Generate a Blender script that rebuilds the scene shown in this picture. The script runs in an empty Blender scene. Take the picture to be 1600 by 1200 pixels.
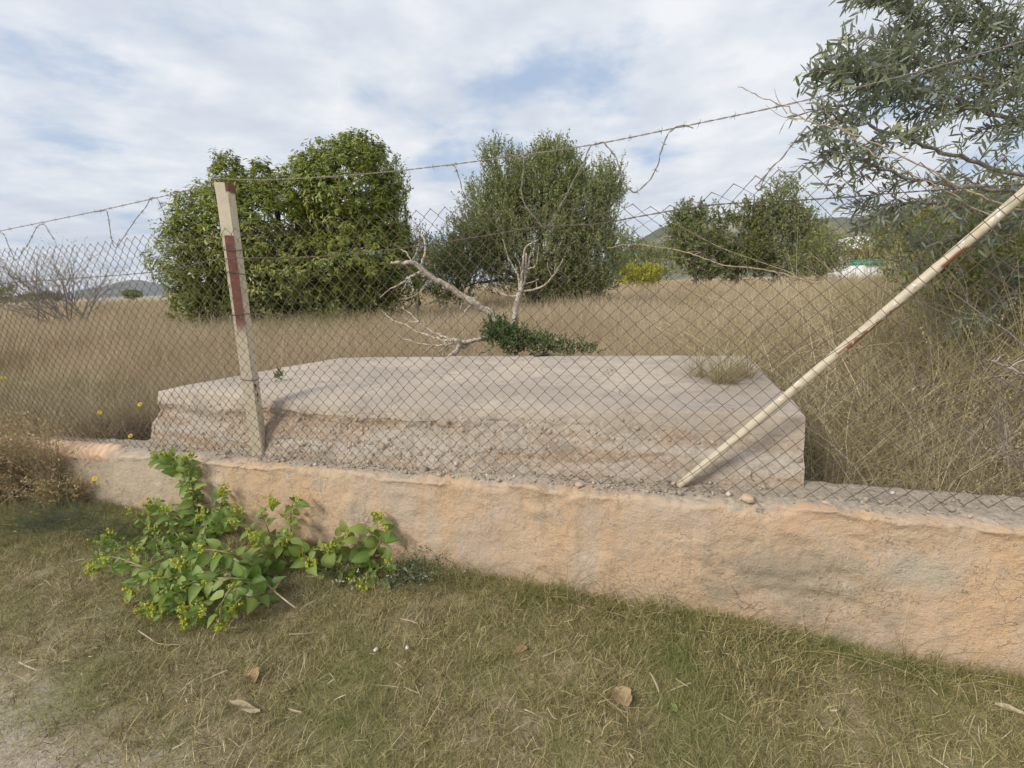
import bpy, math, random
import numpy as np
from mathutils import Matrix, Vector

random.seed(7)
rng = np.random.default_rng(11)
SC = bpy.context.scene
COL = SC.collection
R = math.radians

# ------------------------------------------------------------------ camera, sky, sun, exposure
EYE = 1.55
FOC = 720.0
PITCH, ROLL = R(12.5), R(2.0)
Fw = np.array([0, math.cos(PITCH), -math.sin(PITCH)])
_r0 = np.array([1.0, 0, 0]); _u0 = np.array([0, math.sin(PITCH), math.cos(PITCH)])
Rt = math.cos(ROLL) * _r0 - math.sin(ROLL) * _u0
Up = math.sin(ROLL) * _r0 + math.cos(ROLL) * _u0
ORG = np.array([0, 0, EYE])
cam_d = bpy.data.cameras.new('camera')
cam_d.sensor_width = 36.0
cam_d.lens = FOC / 1600 * 36
cam_d.clip_start = 0.05
cam_d.clip_end = 6000
cam = bpy.data.objects.new('camera', cam_d); COL.objects.link(cam)
cam.matrix_world = Matrix(((Rt[0], Up[0], -Fw[0], 0), (Rt[1], Up[1], -Fw[1], 0), (Rt[2], Up[2], -Fw[2], EYE), (0, 0, 0, 1)))
SC.camera = cam

SUN_EL, SUN_AZ = R(36), R(236)          # azimuth measured clockwise from +Y (view direction)
to_sun = Vector((math.sin(SUN_AZ) * math.cos(SUN_EL), math.cos(SUN_AZ) * math.cos(SUN_EL), math.sin(SUN_EL)))
sun_d = bpy.data.lights.new('sun', 'SUN'); sun_d.energy = 2.9; sun_d.angle = R(19); sun_d.color = (1.0, 0.93, 0.82)
sun = bpy.data.objects.new('sun', sun_d); COL.objects.link(sun)
sun.rotation_euler = to_sun.to_track_quat('Z', 'Y').to_euler()
SC.view_settings.view_transform = 'Standard'
SC.view_settings.look = 'None'
SC.view_settings.exposure = 0.12
SC.view_settings.gamma = 1.0
SC.view_settings.use_curve_mapping = False
SC.cycles.max_bounces = 6
SC.cycles.diffuse_bounces = 3
SC.cycles.transmission_bounces = 4


class NT:
    """tiny node-tree helper"""
    def __init__(s, tree): s.t = tree; s.l = tree.links
    def n(s, kind, **kw):
        nd = s.t.nodes.new(kind)
        for k, v in kw.items():
            if k.startswith('i_'):
                key = k[2:]
                sock = nd.inputs[int(key)] if key.isdigit() else nd.inputs[key.replace('_', ' ')]
                if hasattr(v, 'is_linked') or isinstance(v, bpy.types.NodeSocket): s.l.new(v, sock)
                else: sock.default_value = v
            else: setattr(nd, k, v)
        return nd
    def math(s, op, a, b=None, c=None, clamp=False):
        nd = s.t.nodes.new('ShaderNodeMath'); nd.operation = op; nd.use_clamp = clamp
        for i, v in enumerate((a, b, c)):
            if v is None: continue
            if isinstance(v, bpy.types.NodeSocket): s.l.new(v, nd.inputs[i])
            else: nd.inputs[i].default_value = v
        return nd.outputs[0]
    def mix(s, f, a, b, blend='MIX'):
        nd = s.t.nodes.new('ShaderNodeMix'); nd.data_type = 'RGBA'; nd.blend_type = blend
        for sock, v in ((nd.inputs[0], f), (nd.inputs[6], a), (nd.inputs[7], b)):
            if isinstance(v, bpy.types.NodeSocket): s.l.new(v, sock)
            elif isinstance(v, (int, float)): sock.default_value = v
            else: sock.default_value = (*v, 1) if len(v) == 3 else v
        return nd.outputs[2]
    def ramp(s, f, stops, interp='LINEAR'):
        nd = s.t.nodes.new('ShaderNodeValToRGB'); s.l.new(f, nd.inputs[0])
        cr = nd.color_ramp; cr.interpolation = interp
        while len(cr.elements) < len(stops): cr.elements.new(0.5)
        for e, (p, c) in zip(cr.elements, stops):
            e.position = p
            e.color = (c, c, c, 1) if isinstance(c, (int, float)) else ((*c, 1) if len(c) == 3 else c)
        return nd.outputs[0]
    def noise(s, vec, scale, detail=4, rough=0.55, dist=0.0):
        nd = s.t.nodes.new('ShaderNodeTexNoise')
        if vec is not None: s.l.new(vec, nd.inputs['Vector'])
        nd.inputs['Scale'].default_value = scale; nd.inputs['Detail'].default_value = detail
        nd.inputs['Roughness'].default_value = rough; nd.inputs['Distortion'].default_value = dist
        return nd.outputs[0]
    def step(s, v, a, b):
        nd = s.t.nodes.new('ShaderNodeMapRange'); nd.interpolation_type = 'SMOOTHSTEP'
        s.l.new(v, nd.inputs[0]); nd.inputs[1].default_value = a; nd.inputs[2].default_value = b
        return nd.outputs[0]


world = bpy.data.worlds.new('World'); SC.world = world; world.use_nodes = True
T = NT(world.node_tree); world.node_tree.nodes.clear()
sky = T.n('ShaderNodeTexSky', sky_type='NISHITA', sun_disc=False, sun_elevation=SUN_EL, sun_rotation=SUN_AZ, altitude=50, air_density=1.0, dust_density=1.5, ozone_density=1.0)
tc = T.n('ShaderNodeTexCoord')
sp = T.n('ShaderNodeSeparateXYZ', i_0=tc.outputs['Generated'])
den = T.math('ADD', T.math('MAXIMUM', sp.outputs[2], 0.0), 0.16)
cp = T.n('ShaderNodeCombineXYZ', i_0=T.math('DIVIDE', sp.outputs[0], den), i_1=T.math('DIVIDE', sp.outputs[1], den), i_2=0.37).outputs[0]
cover = T.noise(cp, 1.15, 9, 0.56, 0.05)
cov = T.step(cover, 0.35, 0.50)
bil = T.noise(cp, 2.8, 9, 0.56, 0.0)
big = T.noise(cp, 0.45, 3, 0.5, 0.0)
shade = T.math('ADD', T.math('MULTIPLY', bil, 0.6), T.math('MULTIPLY', big, 0.5))
ccol = T.ramp(shade, [(0.38, (5.5, 6.0, 6.9)), (0.52, (6.5, 6.95, 7.7)), (0.68, (8.3, 8.5, 8.8))])
bluesky = T.mix(0.75, sky.outputs[0], (4.7, 5.9, 7.8))
skymix = T.mix(cov, bluesky, ccol)
bg = T.n('ShaderNodeBackground', i_Color=skymix, i_Strength=0.1)
wo = T.n('ShaderNodeOutputWorld', i_Surface=bg.outputs[0])


# ------------------------------------------------------------------ maths helpers
def ray(x, y): return Fw + (x - 800) / FOC * Rt - (y - 600) / FOC * Up
def at_y(x, y, Y):
    d = ray(x, y); return ORG + d * (Y / d[1])
def at_z(x, y, z):
    d = ray(x, y); return ORG + d * ((z - EYE) / d[2])
WA, WB = 2.1068, -0.3525                    # the wall's foot line: Y = WA + WB * X
AL = math.atan(-WB)
WV = np.array([math.cos(AL), -math.sin(AL), 0]); NV = np.array([math.sin(AL), math.cos(AL), 0])
WO = np.array([0, WA, 0])
def SN(s, n, z): return WO + WV * s + NV * n + np.array([0, 0, z])
def SNa(s, n, z):
    s = np.asarray(s, float); n = np.broadcast_to(n, s.shape); z = np.broadcast_to(z, s.shape)
    return WO + s[..., None] * WV + n[..., None] * NV + z[..., None] * np.array([0, 0, 1.0])
def at_n(x, y, n):
    d = ray(x, y); a = WA + n / math.cos(AL); return ORG + d * (a / (d[1] - WB * d[0]))
def wall_top(s): return 0.56 + 0.034 * np.asarray(s)

def _hash(ix, iy, iz, seed):
    h = (ix.astype(np.uint32) * np.uint32(374761393) + iy.astype(np.uint32) * np.uint32(668265263) + iz.astype(np.uint32) * np.uint32(2147483647) + np.uint32(seed * 1013904223 & 0xffffffff))
    h = (h ^ (h >> np.uint32(13))) * np.uint32(1274126177)
    h = (h ^ (h >> np.uint32(15))) * np.uint32(2246822519)
    return ((h ^ (h >> np.uint32(16))) & np.uint32(0xffffff)).astype(np.float64) / 0xffffff
def vnoise(p, seed=0):
    p = np.asarray(p, float); i = np.floor(p).astype(np.int64); f = p - i; f = f * f * (3 - 2 * f)
    out = 0
    for dx in (0, 1):
        for dy in (0, 1):
            for dz in (0, 1):
                w = (f[..., 0] if dx else 1 - f[..., 0]) * (f[..., 1] if dy else 1 - f[..., 1]) * (f[..., 2] if dz else 1 - f[..., 2])
                out = out + w * _hash(i[..., 0] + dx, i[..., 1] + dy, i[..., 2] + dz, seed)
    return out
def fbm(p, octs=4, seed=0, gain=0.5):
    p = np.asarray(p, float); a, t, o = 1.0, 0.0, 0
    for k in range(octs):
        o = o + a * (vnoise(p * 2 ** k, seed + k) - 0.5); t += a; a *= gain
    return o / t * 2                              # about -1..1

def unit(v): return v / np.maximum(np.linalg.norm(v, axis=-1, keepdims=True), 1e-9)


# ------------------------------------------------------------------ object helpers
def mesh_np(name, V, faces_list, tint=None, smooth=False):
    """faces_list: list of (M,k) int arrays"""
    me = bpy.data.meshes.new(name)
    V = np.asarray(V, np.float32)
    me.vertices.add(len(V)); me.vertices.foreach_set('co', V.ravel())
    fl = [np.asarray(f, np.int32) for f in faces_list if len(f)]
    nl = sum(f.size for f in fl); npoly = sum(len(f) for f in fl)
    me.loops.add(nl); me.polygons.add(npoly)
    me.loops.foreach_set('vertex_index', np.concatenate([f.ravel() for f in fl]))
    tot = np.concatenate([np.full(len(f), f.shape[1], np.int32) for f in fl])
    me.polygons.foreach_set('loop_start', np.concatenate([[0], np.cumsum(tot)[:-1]]).astype(np.int32))
    me.polygons.foreach_set('loop_total', tot)
    if smooth: me.polygons.foreach_set('use_smooth', np.ones(npoly, bool))
    if tint is not None:
        a = me.attributes.new('tint', 'FLOAT', 'POINT'); a.data.foreach_set('value', np.asarray(tint, np.float32))
    me.update(calc_edges=True)
    return me
def link(name, me, mat=None, parent=None, loc=None):
    o = bpy.data.objects.new(name, me); COL.objects.link(o)
    if mat is not None and me is not None and not len(me.materials): me.materials.append(mat)
    if parent is not None: o.parent = parent
    if loc is not None: o.location = loc
    return o
def tag(o, label=None, cat=None, group=None, kind=None):
    if label: o['label'] = label
    if cat: o['category'] = cat
    if group: o['group'] = group
    if kind: o['kind'] = kind
    return o
def thing(name, label, cat, loc, group=None):
    o = bpy.data.objects.new(name, None); COL.objects.link(o); o.location = [float(c) for c in loc]
    o.empty_display_size = 0.1
    return tag(o, label, cat, group)
def part(name, V, F, mat, root, tint=None, smooth=False, kind=None):
    """V in world coordinates; stored relative to the thing's base"""
    me = mesh_np(name, np.asarray(V) - np.array(root.location), F, tint, smooth)
    o = link(name, me, mat, root)
    if kind: o['kind'] = kind
    return o

class Geo:
    def __init__(s): s.V = []; s.Q = []; s.T = []; s.t = []; s.n = 0
    def add(s, V, Q=None, Tr=None, tint=None):
        V = np.asarray(V, float)
        if Q is not None and len(Q): s.Q.append(np.asarray(Q) + s.n)
        if Tr is not None and len(Tr): s.T.append(np.asarray(Tr) + s.n)
        s.t.append(np.full(len(V), 0.5) if tint is None else np.broadcast_to(np.asarray(tint, float), (len(V),)))
        s.V.append(V); s.n += len(V)
    def faces(s):
        out = []
        if s.Q: out.append(np.concatenate(s.Q))
        if s.T: out.append(np.concatenate(s.T))
        return out
    def part(s, name, mat, root, smooth=False, kind=None):
        return part(name, np.concatenate(s.V), s.faces(), mat, root, np.concatenate(s.t), smooth, kind)
    def mesh(s, name, smooth=False):
        return mesh_np(name, np.concatenate(s.V), s.faces(), np.concatenate(s.t), smooth)

def tube(g, P, r, sides=5, tint=0.5, cap=True):
    P = np.asarray(P, float); n = len(P); r = np.broadcast_to(np.asarray(r, float), (n,))
    tg = unit(np.gradient(P, axis=0))
    ref = np.array([0, 0, 1.0]) if abs(tg[:, 2]).mean() < 0.8 else np.array([1.0, 0, 0])
    a = unit(np.cross(tg, ref)); b = np.cross(tg, a)
    th = np.arange(sides) / sides * 2 * math.pi
    V = P[:, None] + r[:, None, None] * (np.cos(th)[None, :, None] * a[:, None] + np.sin(th)[None, :, None] * b[:, None])
    i = np.arange(n - 1)[:, None] * sides; j = np.arange(sides)[None]; k = (j + 1) % sides
    Q = np.stack([i + j, i + k, i + sides + k, i + sides + j], -1).reshape(-1, 4)
    Vv = V.reshape(-1, 3); Tr = []
    if cap:
        Vv = np.concatenate([Vv, P[:1], P[-1:]]); c0, c1 = n * sides, n * sides + 1
        for jj in range(sides):
            kk = (jj + 1) % sides; Tr.append((c0, kk, jj)); Tr.append((c1, (n - 1) * sides + jj, (n - 1) * sides + kk))
    g.add(Vv, Q, Tr, tint)
def smooth_path(P, k=6):
    """Catmull-Rom through control points"""
    P = np.asarray(P, float); Q = np.concatenate([2 * P[:1] - P[1:2], P, 2 * P[-1:] - P[-2:-1]])
    out = []
    for i in range(1, len(Q) - 2):
        t = np.linspace(0, 1, k, endpoint=False)[:, None]
        a, b, c, d = Q[i - 1], Q[i], Q[i + 1], Q[i + 2]
        out.append(0.5 * (2 * b + (c - a) * t + (2 * a - 5 * b + 4 * c - d) * t ** 2 + (3 * b - a - 3 * c + d) * t ** 3))
    out.append(P[-1:]); return np.concatenate(out)

# leaf templates: x = width, y = length, z = normal
def leaf_strip(w=0.3, droop=0.35, rows=(0.0, 0.3, 0.7, 1.0), fold=0.0):
    V, Q, Tr = [], [], []
    prof = lambda u: w * math.sin(math.pi * min(max(u * 0.92 + 0.05, 0), 1)) ** 0.8
    V.append((0, 0, 0))
    for u in rows[1:-1]:
        V.append((-prof(u) / 2, u, -droop * u * u + fold * w)); V.append((prof(u) / 2, u, -droop * u * u + fold * w))
    V.append((0, 1, -droop))
    m = len(rows) - 2
    Tr.append((0, 2, 1))
    for k in range(m - 1): Q.append((1 + 2 * k, 2 + 2 * k, 4 + 2 * k, 3 + 2 * k))
    Tr.append((2 * m - 1, 2 * m, 2 * m + 1))
    return np.array(V), np.array(Q).reshape(-1, 4), np.array(Tr)
def leaf_diamond(w=0.3, bend=0.1):
    return np.array([(0, 0, 0), (-w / 2, 0.5, bend), (0, 1, -bend), (w / 2, 0.5, bend)], float), np.zeros((0, 4), int), np.array([(0, 2, 1), (0, 3, 2)])
def scatter_leaves(g, tmpl, pos, d, up, size, tint, width=None):
    """place N leaves: base pos, direction d, approximate normal up"""
    V0, Q0, T0 = tmpl; N = len(pos)
    d = unit(d); x = unit(np.cross(d, up)); z = np.cross(x, d)
    size = np.broadcast_to(size, (N,)); wd = size if width is None else size * width
    V = pos[:, None] + (V0[None, :, 0:1] * x[:, None]) * wd[:, None, None] + (V0[None, :, 1:2] * d[:, None] + V0[None, :, 2:3] * z[:, None]) * size[:, None, None]
    k = len(V0); off = (np.arange(N) * k)[:, None, None]
    g.add(V.reshape(-1, 3), (Q0[None] + off).reshape(-1, 4) if len(Q0) else None, (T0[None] + off).reshape(-1, 3) if len(T0) else None, np.repeat(tint, k))
def rdir(n): return unit(rng.normal(size=(n, 3)))


# ------------------------------------------------------------------ materials
def mat_new(name):
    m = bpy.data.materials.new(name); m.use_nodes = True; m.node_tree.nodes.clear(); return m, NT(m.node_tree)
def finish(T, shader): T.n('ShaderNodeOutputMaterial', i_Surface=shader)
def leaf_mat(name, stops, trans=0.3, rough=0.5, spec=0.35, back=None, patch=0.0, patch_col=(0.3, 0.25, 0.1), through=(1.25, 1.2, 0.6)):
    m, T = mat_new(name)
    tint = T.n('ShaderNodeAttribute', attribute_name='tint').outputs['Fac']
    oi = T.n('ShaderNodeObjectInfo').outputs['Random']
    t = T.math('ADD', T.math('MULTIPLY', tint, 0.8), T.math('MULTIPLY', oi, 0.2))
    c = T.ramp(t, stops)
    geo = T.n('ShaderNodeNewGeometry')
    if patch:
        nz = T.noise(geo.outputs['Position'], patch, 3)
        c = T.mix(T.step(nz, 0.48, 0.66), c, patch_col)
    if back is not None: c = T.mix(geo.outputs['Backfacing'], c, back)
    p = T.n('ShaderNodeBsdfPrincipled', i_Base_Color=c, i_Roughness=rough)
    p.inputs['Specular IOR Level'].default_value = spec
    if trans:
        ct = T.mix(1.0, c, through, 'MULTIPLY')
        tr = T.n('ShaderNodeBsdfTranslucent', i_Color=ct)
        finish(T, T.n('ShaderNodeMixShader', i_0=trans, i_1=p.outputs[0], i_2=tr.outputs[0]).outputs[0])
    else: finish(T, p.outputs[0])
    return m
def bark_mat(name, c0, c1, scale=30, bump=0.3):
    m, T = mat_new(name)
    pos = T.n('ShaderNodeNewGeometry').outputs['Position']
    n = T.noise(pos, scale, 5, 0.6)
    c = T.mix(T.step(n, 0.35, 0.65), c0, c1)
    b = T.n('ShaderNodeBump', i_Strength=bump, i_Distance=0.01, i_Height=n)
    finish(T, T.n('ShaderNodeBsdfPrincipled', i_Base_Color=c, i_Roughness=0.85, i_Normal=b.outputs[0]).outputs[0])
    return m
def plain_mat(name, c, rough=0.7, spec=0.3, metal=0.0, vary=0.12, scale=18):
    m, T = mat_new(name)
    pos = T.n('ShaderNodeNewGeometry').outputs['Position']
    n = T.noise(pos, scale, 4)
    c = T.mix(n, tuple(v * (1 - vary) for v in c), tuple(min(1, v * (1 + vary)) for v in c))
    p = T.n('ShaderNodeBsdfPrincipled', i_Base_Color=c, i_Roughness=rough, i_Metallic=metal)
    p.inputs['Specular IOR Level'].default_value = spec
    finish(T, p.outputs[0]); return m

M = {}
M['broad'] = leaf_mat('glossy_leaf', [(0.0, (0.08, 0.12, 0.02)), (0.45, (0.18, 0.23, 0.036)), (0.8, (0.30, 0.31, 0.05)), (1.0, (0.46, 0.41, 0.08))], 0.28, 0.42, 0.45)
M['lentisk'] = leaf_mat('fine_leaf', [(0.0, (0.14, 0.17, 0.07)), (0.5, (0.27, 0.30, 0.13)), (1.0, (0.40, 0.41, 0.20))], 0.25, 0.55, 0.3)
M['darkleaf'] = leaf_mat('far_leaf', [(0.0, (0.105, 0.135, 0.05)), (0.5, (0.20, 0.23, 0.09)), (1.0, (0.30, 0.31, 0.13))], 0.2, 0.6, 0.25)
M['yellowleaf'] = leaf_mat('yellow_green_leaf', [(0.0, (0.28, 0.30, 0.04)), (1.0, (0.60, 0.56, 0.07))], 0.3, 0.6, 0.25)
M['hedge'] = leaf_mat('hedge_leaf', [(0.0, (0.10, 0.13, 0.035)), (0.6, (0.19, 0.215, 0.055)), (1.0, (0.33, 0.31, 0.09))], 0.25, 0.55, 0.3)
M['olive'] = leaf_mat('olive_leaf', [(0.0, (0.085, 0.105, 0.055)), (0.5, (0.18, 0.205, 0.105)), (0.85, (0.29, 0.30, 0.15)), (1.0, (0.44, 0.41, 0.14))], 0.2, 0.42, 0.5, back=(0.22, 0.26, 0.22))
M['weed'] = leaf_mat('weed_leaf', [(0.0, (0.085, 0.15, 0.036)), (0.5, (0.17, 0.26, 0.055)), (1.0, (0.34, 0.41, 0.12))], 0.32, 0.5, 0.35)
M['bud'] = leaf_mat('bud', [(0.0, (0.34, 0.42, 0.06)), (0.6, (0.55, 0.56, 0.08)), (1.0, (0.70, 0.66, 0.12))], 0.25, 0.55, 0.3)
M['shrub'] = leaf_mat('shrub_leaf', [(0.0, (0.04, 0.085, 0.025)), (0.5, (0.075, 0.135, 0.038)), (1.0, (0.14, 0.19, 0.05))], 0.25, 0.5, 0.3)
M['straw'] = leaf_mat('dry_grass', [(0.0, (0.20, 0.15, 0.095)), (0.3, (0.43, 0.34, 0.225)), (0.7, (0.62, 0.51, 0.355)), (1.0, (0.80, 0.70, 0.53))], 0.25, 0.7, 0.2, through=(1.1, 1.05, 0.9), patch=0.3, patch_col=(0.40, 0.33, 0.19))
M['straw2'] = leaf_mat('tangled_grass', [(0.0, (0.11, 0.085, 0.045)), (0.3, (0.30, 0.245, 0.14)), (0.7, (0.56, 0.475, 0.30)), (1.0, (0.80, 0.72, 0.53))], 0.2, 0.7, 0.2, through=(1.1, 1.05, 0.9), patch=1.3, patch_col=(0.34, 0.30, 0.15))
M['turf'] = leaf_mat('short_grass', [(0.0, (0.065, 0.09, 0.024)), (0.3, (0.17, 0.195, 0.058)), (0.6, (0.42, 0.36, 0.155)), (1.0, (0.84, 0.73, 0.45))], 0.25, 0.65, 0.2, through=(1.1, 1.05, 0.9), patch=2.6, patch_col=(0.24, 0.27, 0.085))
M['purplebush'] = leaf_mat('purple_brown_twiglet', [(0.0, (0.12, 0.07, 0.055)), (1.0, (0.27, 0.18, 0.14))], 0.1, 0.75, 0.2)
M['thatch'] = leaf_mat('dead_thatch', [(0.0, (0.08, 0.07, 0.032)), (0.35, (0.21, 0.185, 0.078)), (0.7, (0.46, 0.385, 0.185)), (1.0, (0.82, 0.71, 0.45))], 0.1, 0.75, 0.2, patch=2.3, patch_col=(0.27, 0.26, 0.105), through=(1.1, 1.05, 0.9))
M['palestraw'] = leaf_mat('pale_straw', [(0.0, (0.34, 0.26, 0.15)), (1.0, (0.66, 0.58, 0.42))], 0.15, 0.7, 0.2)
M['brownleaf'] = leaf_mat('brown_leaf', [(0.0, (0.30, 0.20, 0.11)), (1.0, (0.44, 0.31, 0.19))], 0.2, 0.7, 0.2)
M['dryweed'] = leaf_mat('dry_weed_leaf', [(0.0, (0.24, 0.185, 0.095)), (0.5, (0.42, 0.315, 0.18)), (1.0, (0.56, 0.46, 0.25))], 0.25, 0.65, 0.2)
M['bluegrass'] = leaf_mat('grey_green_grass', [(0.0, (0.09, 0.13, 0.075)), (1.0, (0.22, 0.26, 0.17))], 0.25, 0.6, 0.2)
M['bark'] = bark_mat('bark', (0.10, 0.075, 0.055), (0.20, 0.16, 0.12))
M['deadwood'] = bark_mat('dead_wood', (0.27, 0.215, 0.165), (0.54, 0.47, 0.39), 22)
M['twig'] = bark_mat('grey_twig', (0.16, 0.135, 0.12), (0.30, 0.265, 0.245))
M['stem'] = bark_mat('green_stem', (0.16, 0.17, 0.06), (0.30, 0.24, 0.12))
M['cane'] = bark_mat('dry_cane', (0.30, 0.235, 0.145), (0.46, 0.38, 0.26), 25)
M['wire'] = plain_mat('rusty_wire', (0.155, 0.12, 0.098), 0.7, 0.4, 0.25, 0.35, 60)
M['barb'] = plain_mat('weathered_barbed_wire', (0.27, 0.24, 0.21), 0.65, 0.4, 0.1, 0.3, 40)
M['yellow'] = plain_mat('yellow_petal', (0.80, 0.58, 0.02), 0.6)
M['whiteflower'] = plain_mat('white_flower', (0.72, 0.70, 0.66), 0.7)
M['white'] = plain_mat('whitewash', (0.74, 0.74, 0.76), 0.8, vary=0.06, scale=1.5)
M['green_sheet'] = plain_mat('green_sheeting', (0.03, 0.20, 0.14), 0.6, vary=0.25, scale=3)
M['rooftile'] = plain_mat('clay_roof', (0.28, 0.09, 0.05), 0.8)
M['glass'] = plain_mat('dark_window', (0.03, 0.035, 0.04), 0.15, 0.5)
M['black'] = plain_mat('black_scrap', (0.02, 0.02, 0.025), 0.5)


def ground_mat():
    m, T = mat_new('verge_soil')
    pos = T.n('ShaderNodeNewGeometry').outputs['Position']
    at = T.n('ShaderNodeAttribute', attribute_name='tint').outputs['Fac']      # 1 = bare gravel path
    n1 = T.noise(pos, 9, 6, 0.65); n2 = T.noise(pos, 70, 4, 0.6); n3 = T.noise(pos, 2.2, 3)
    soil = T.mix(T.step(n1, 0.35, 0.65), (0.24, 0.19, 0.115), (0.36, 0.295, 0.185))
    soil = T.mix(T.step(n3, 0.42, 0.62), soil, (0.25, 0.225, 0.11))
    grav = T.mix(T.step(n2, 0.35, 0.7), (0.32, 0.265, 0.195), (0.46, 0.395, 0.305))
    grav = T.mix(T.step(n1, 0.55, 0.7), grav, (0.34, 0.295, 0.25))
    c = T.mix(T.step(T.math('ADD', at, T.math('MULTIPLY', T.math('SUBTRACT', n1, 0.5), 0.7)), 0.35, 0.75), soil, grav)
    b = T.n('ShaderNodeBump', i_Strength=0.7, i_Distance=0.012, i_Height=T.math('ADD', n2, T.math('MULTIPLY', n1, 1.5)))
    finish(T, T.n('ShaderNodeBsdfPrincipled', i_Base_Color=c, i_Roughness=0.95, i_Normal=b.outputs[0]).outputs[0]); return m
def field_mat():
    m, T = mat_new('field_soil')
    pos = T.n('ShaderNodeNewGeometry').outputs['Position']
    n1 = T.noise(pos, 0.15, 5, 0.6); n2 = T.noise(pos, 3, 5, 0.6)
    c = T.mix(T.step(n1, 0.4, 0.62), (0.44, 0.355, 0.225), (0.34, 0.29, 0.16))
    c = T.mix(T.step(n2, 0.4, 0.7), c, (0.30, 0.24, 0.14))
    finish(T, T.n('ShaderNodeBsdfPrincipled', i_Base_Color=c, i_Roughness=0.95).outputs[0]); return m
def hill_mat(c0, c1, c2, sc):
    m, T = mat_new('hill_scrub')
    pos = T.n('ShaderNodeNewGeometry').outputs['Position']
    n1 = T.noise(pos, sc, 6, 0.65); n2 = T.noise(pos, sc * 0.3, 4, 0.6)
    c = T.mix(T.step(n1, 0.42, 0.6), c0, c1); c = T.mix(T.step(n2, 0.55, 0.68), c, c2)
    finish(T, T.n('ShaderNodeBsdfPrincipled', i_Base_Color=c, i_Roughness=0.95).outputs[0]); return m

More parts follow.
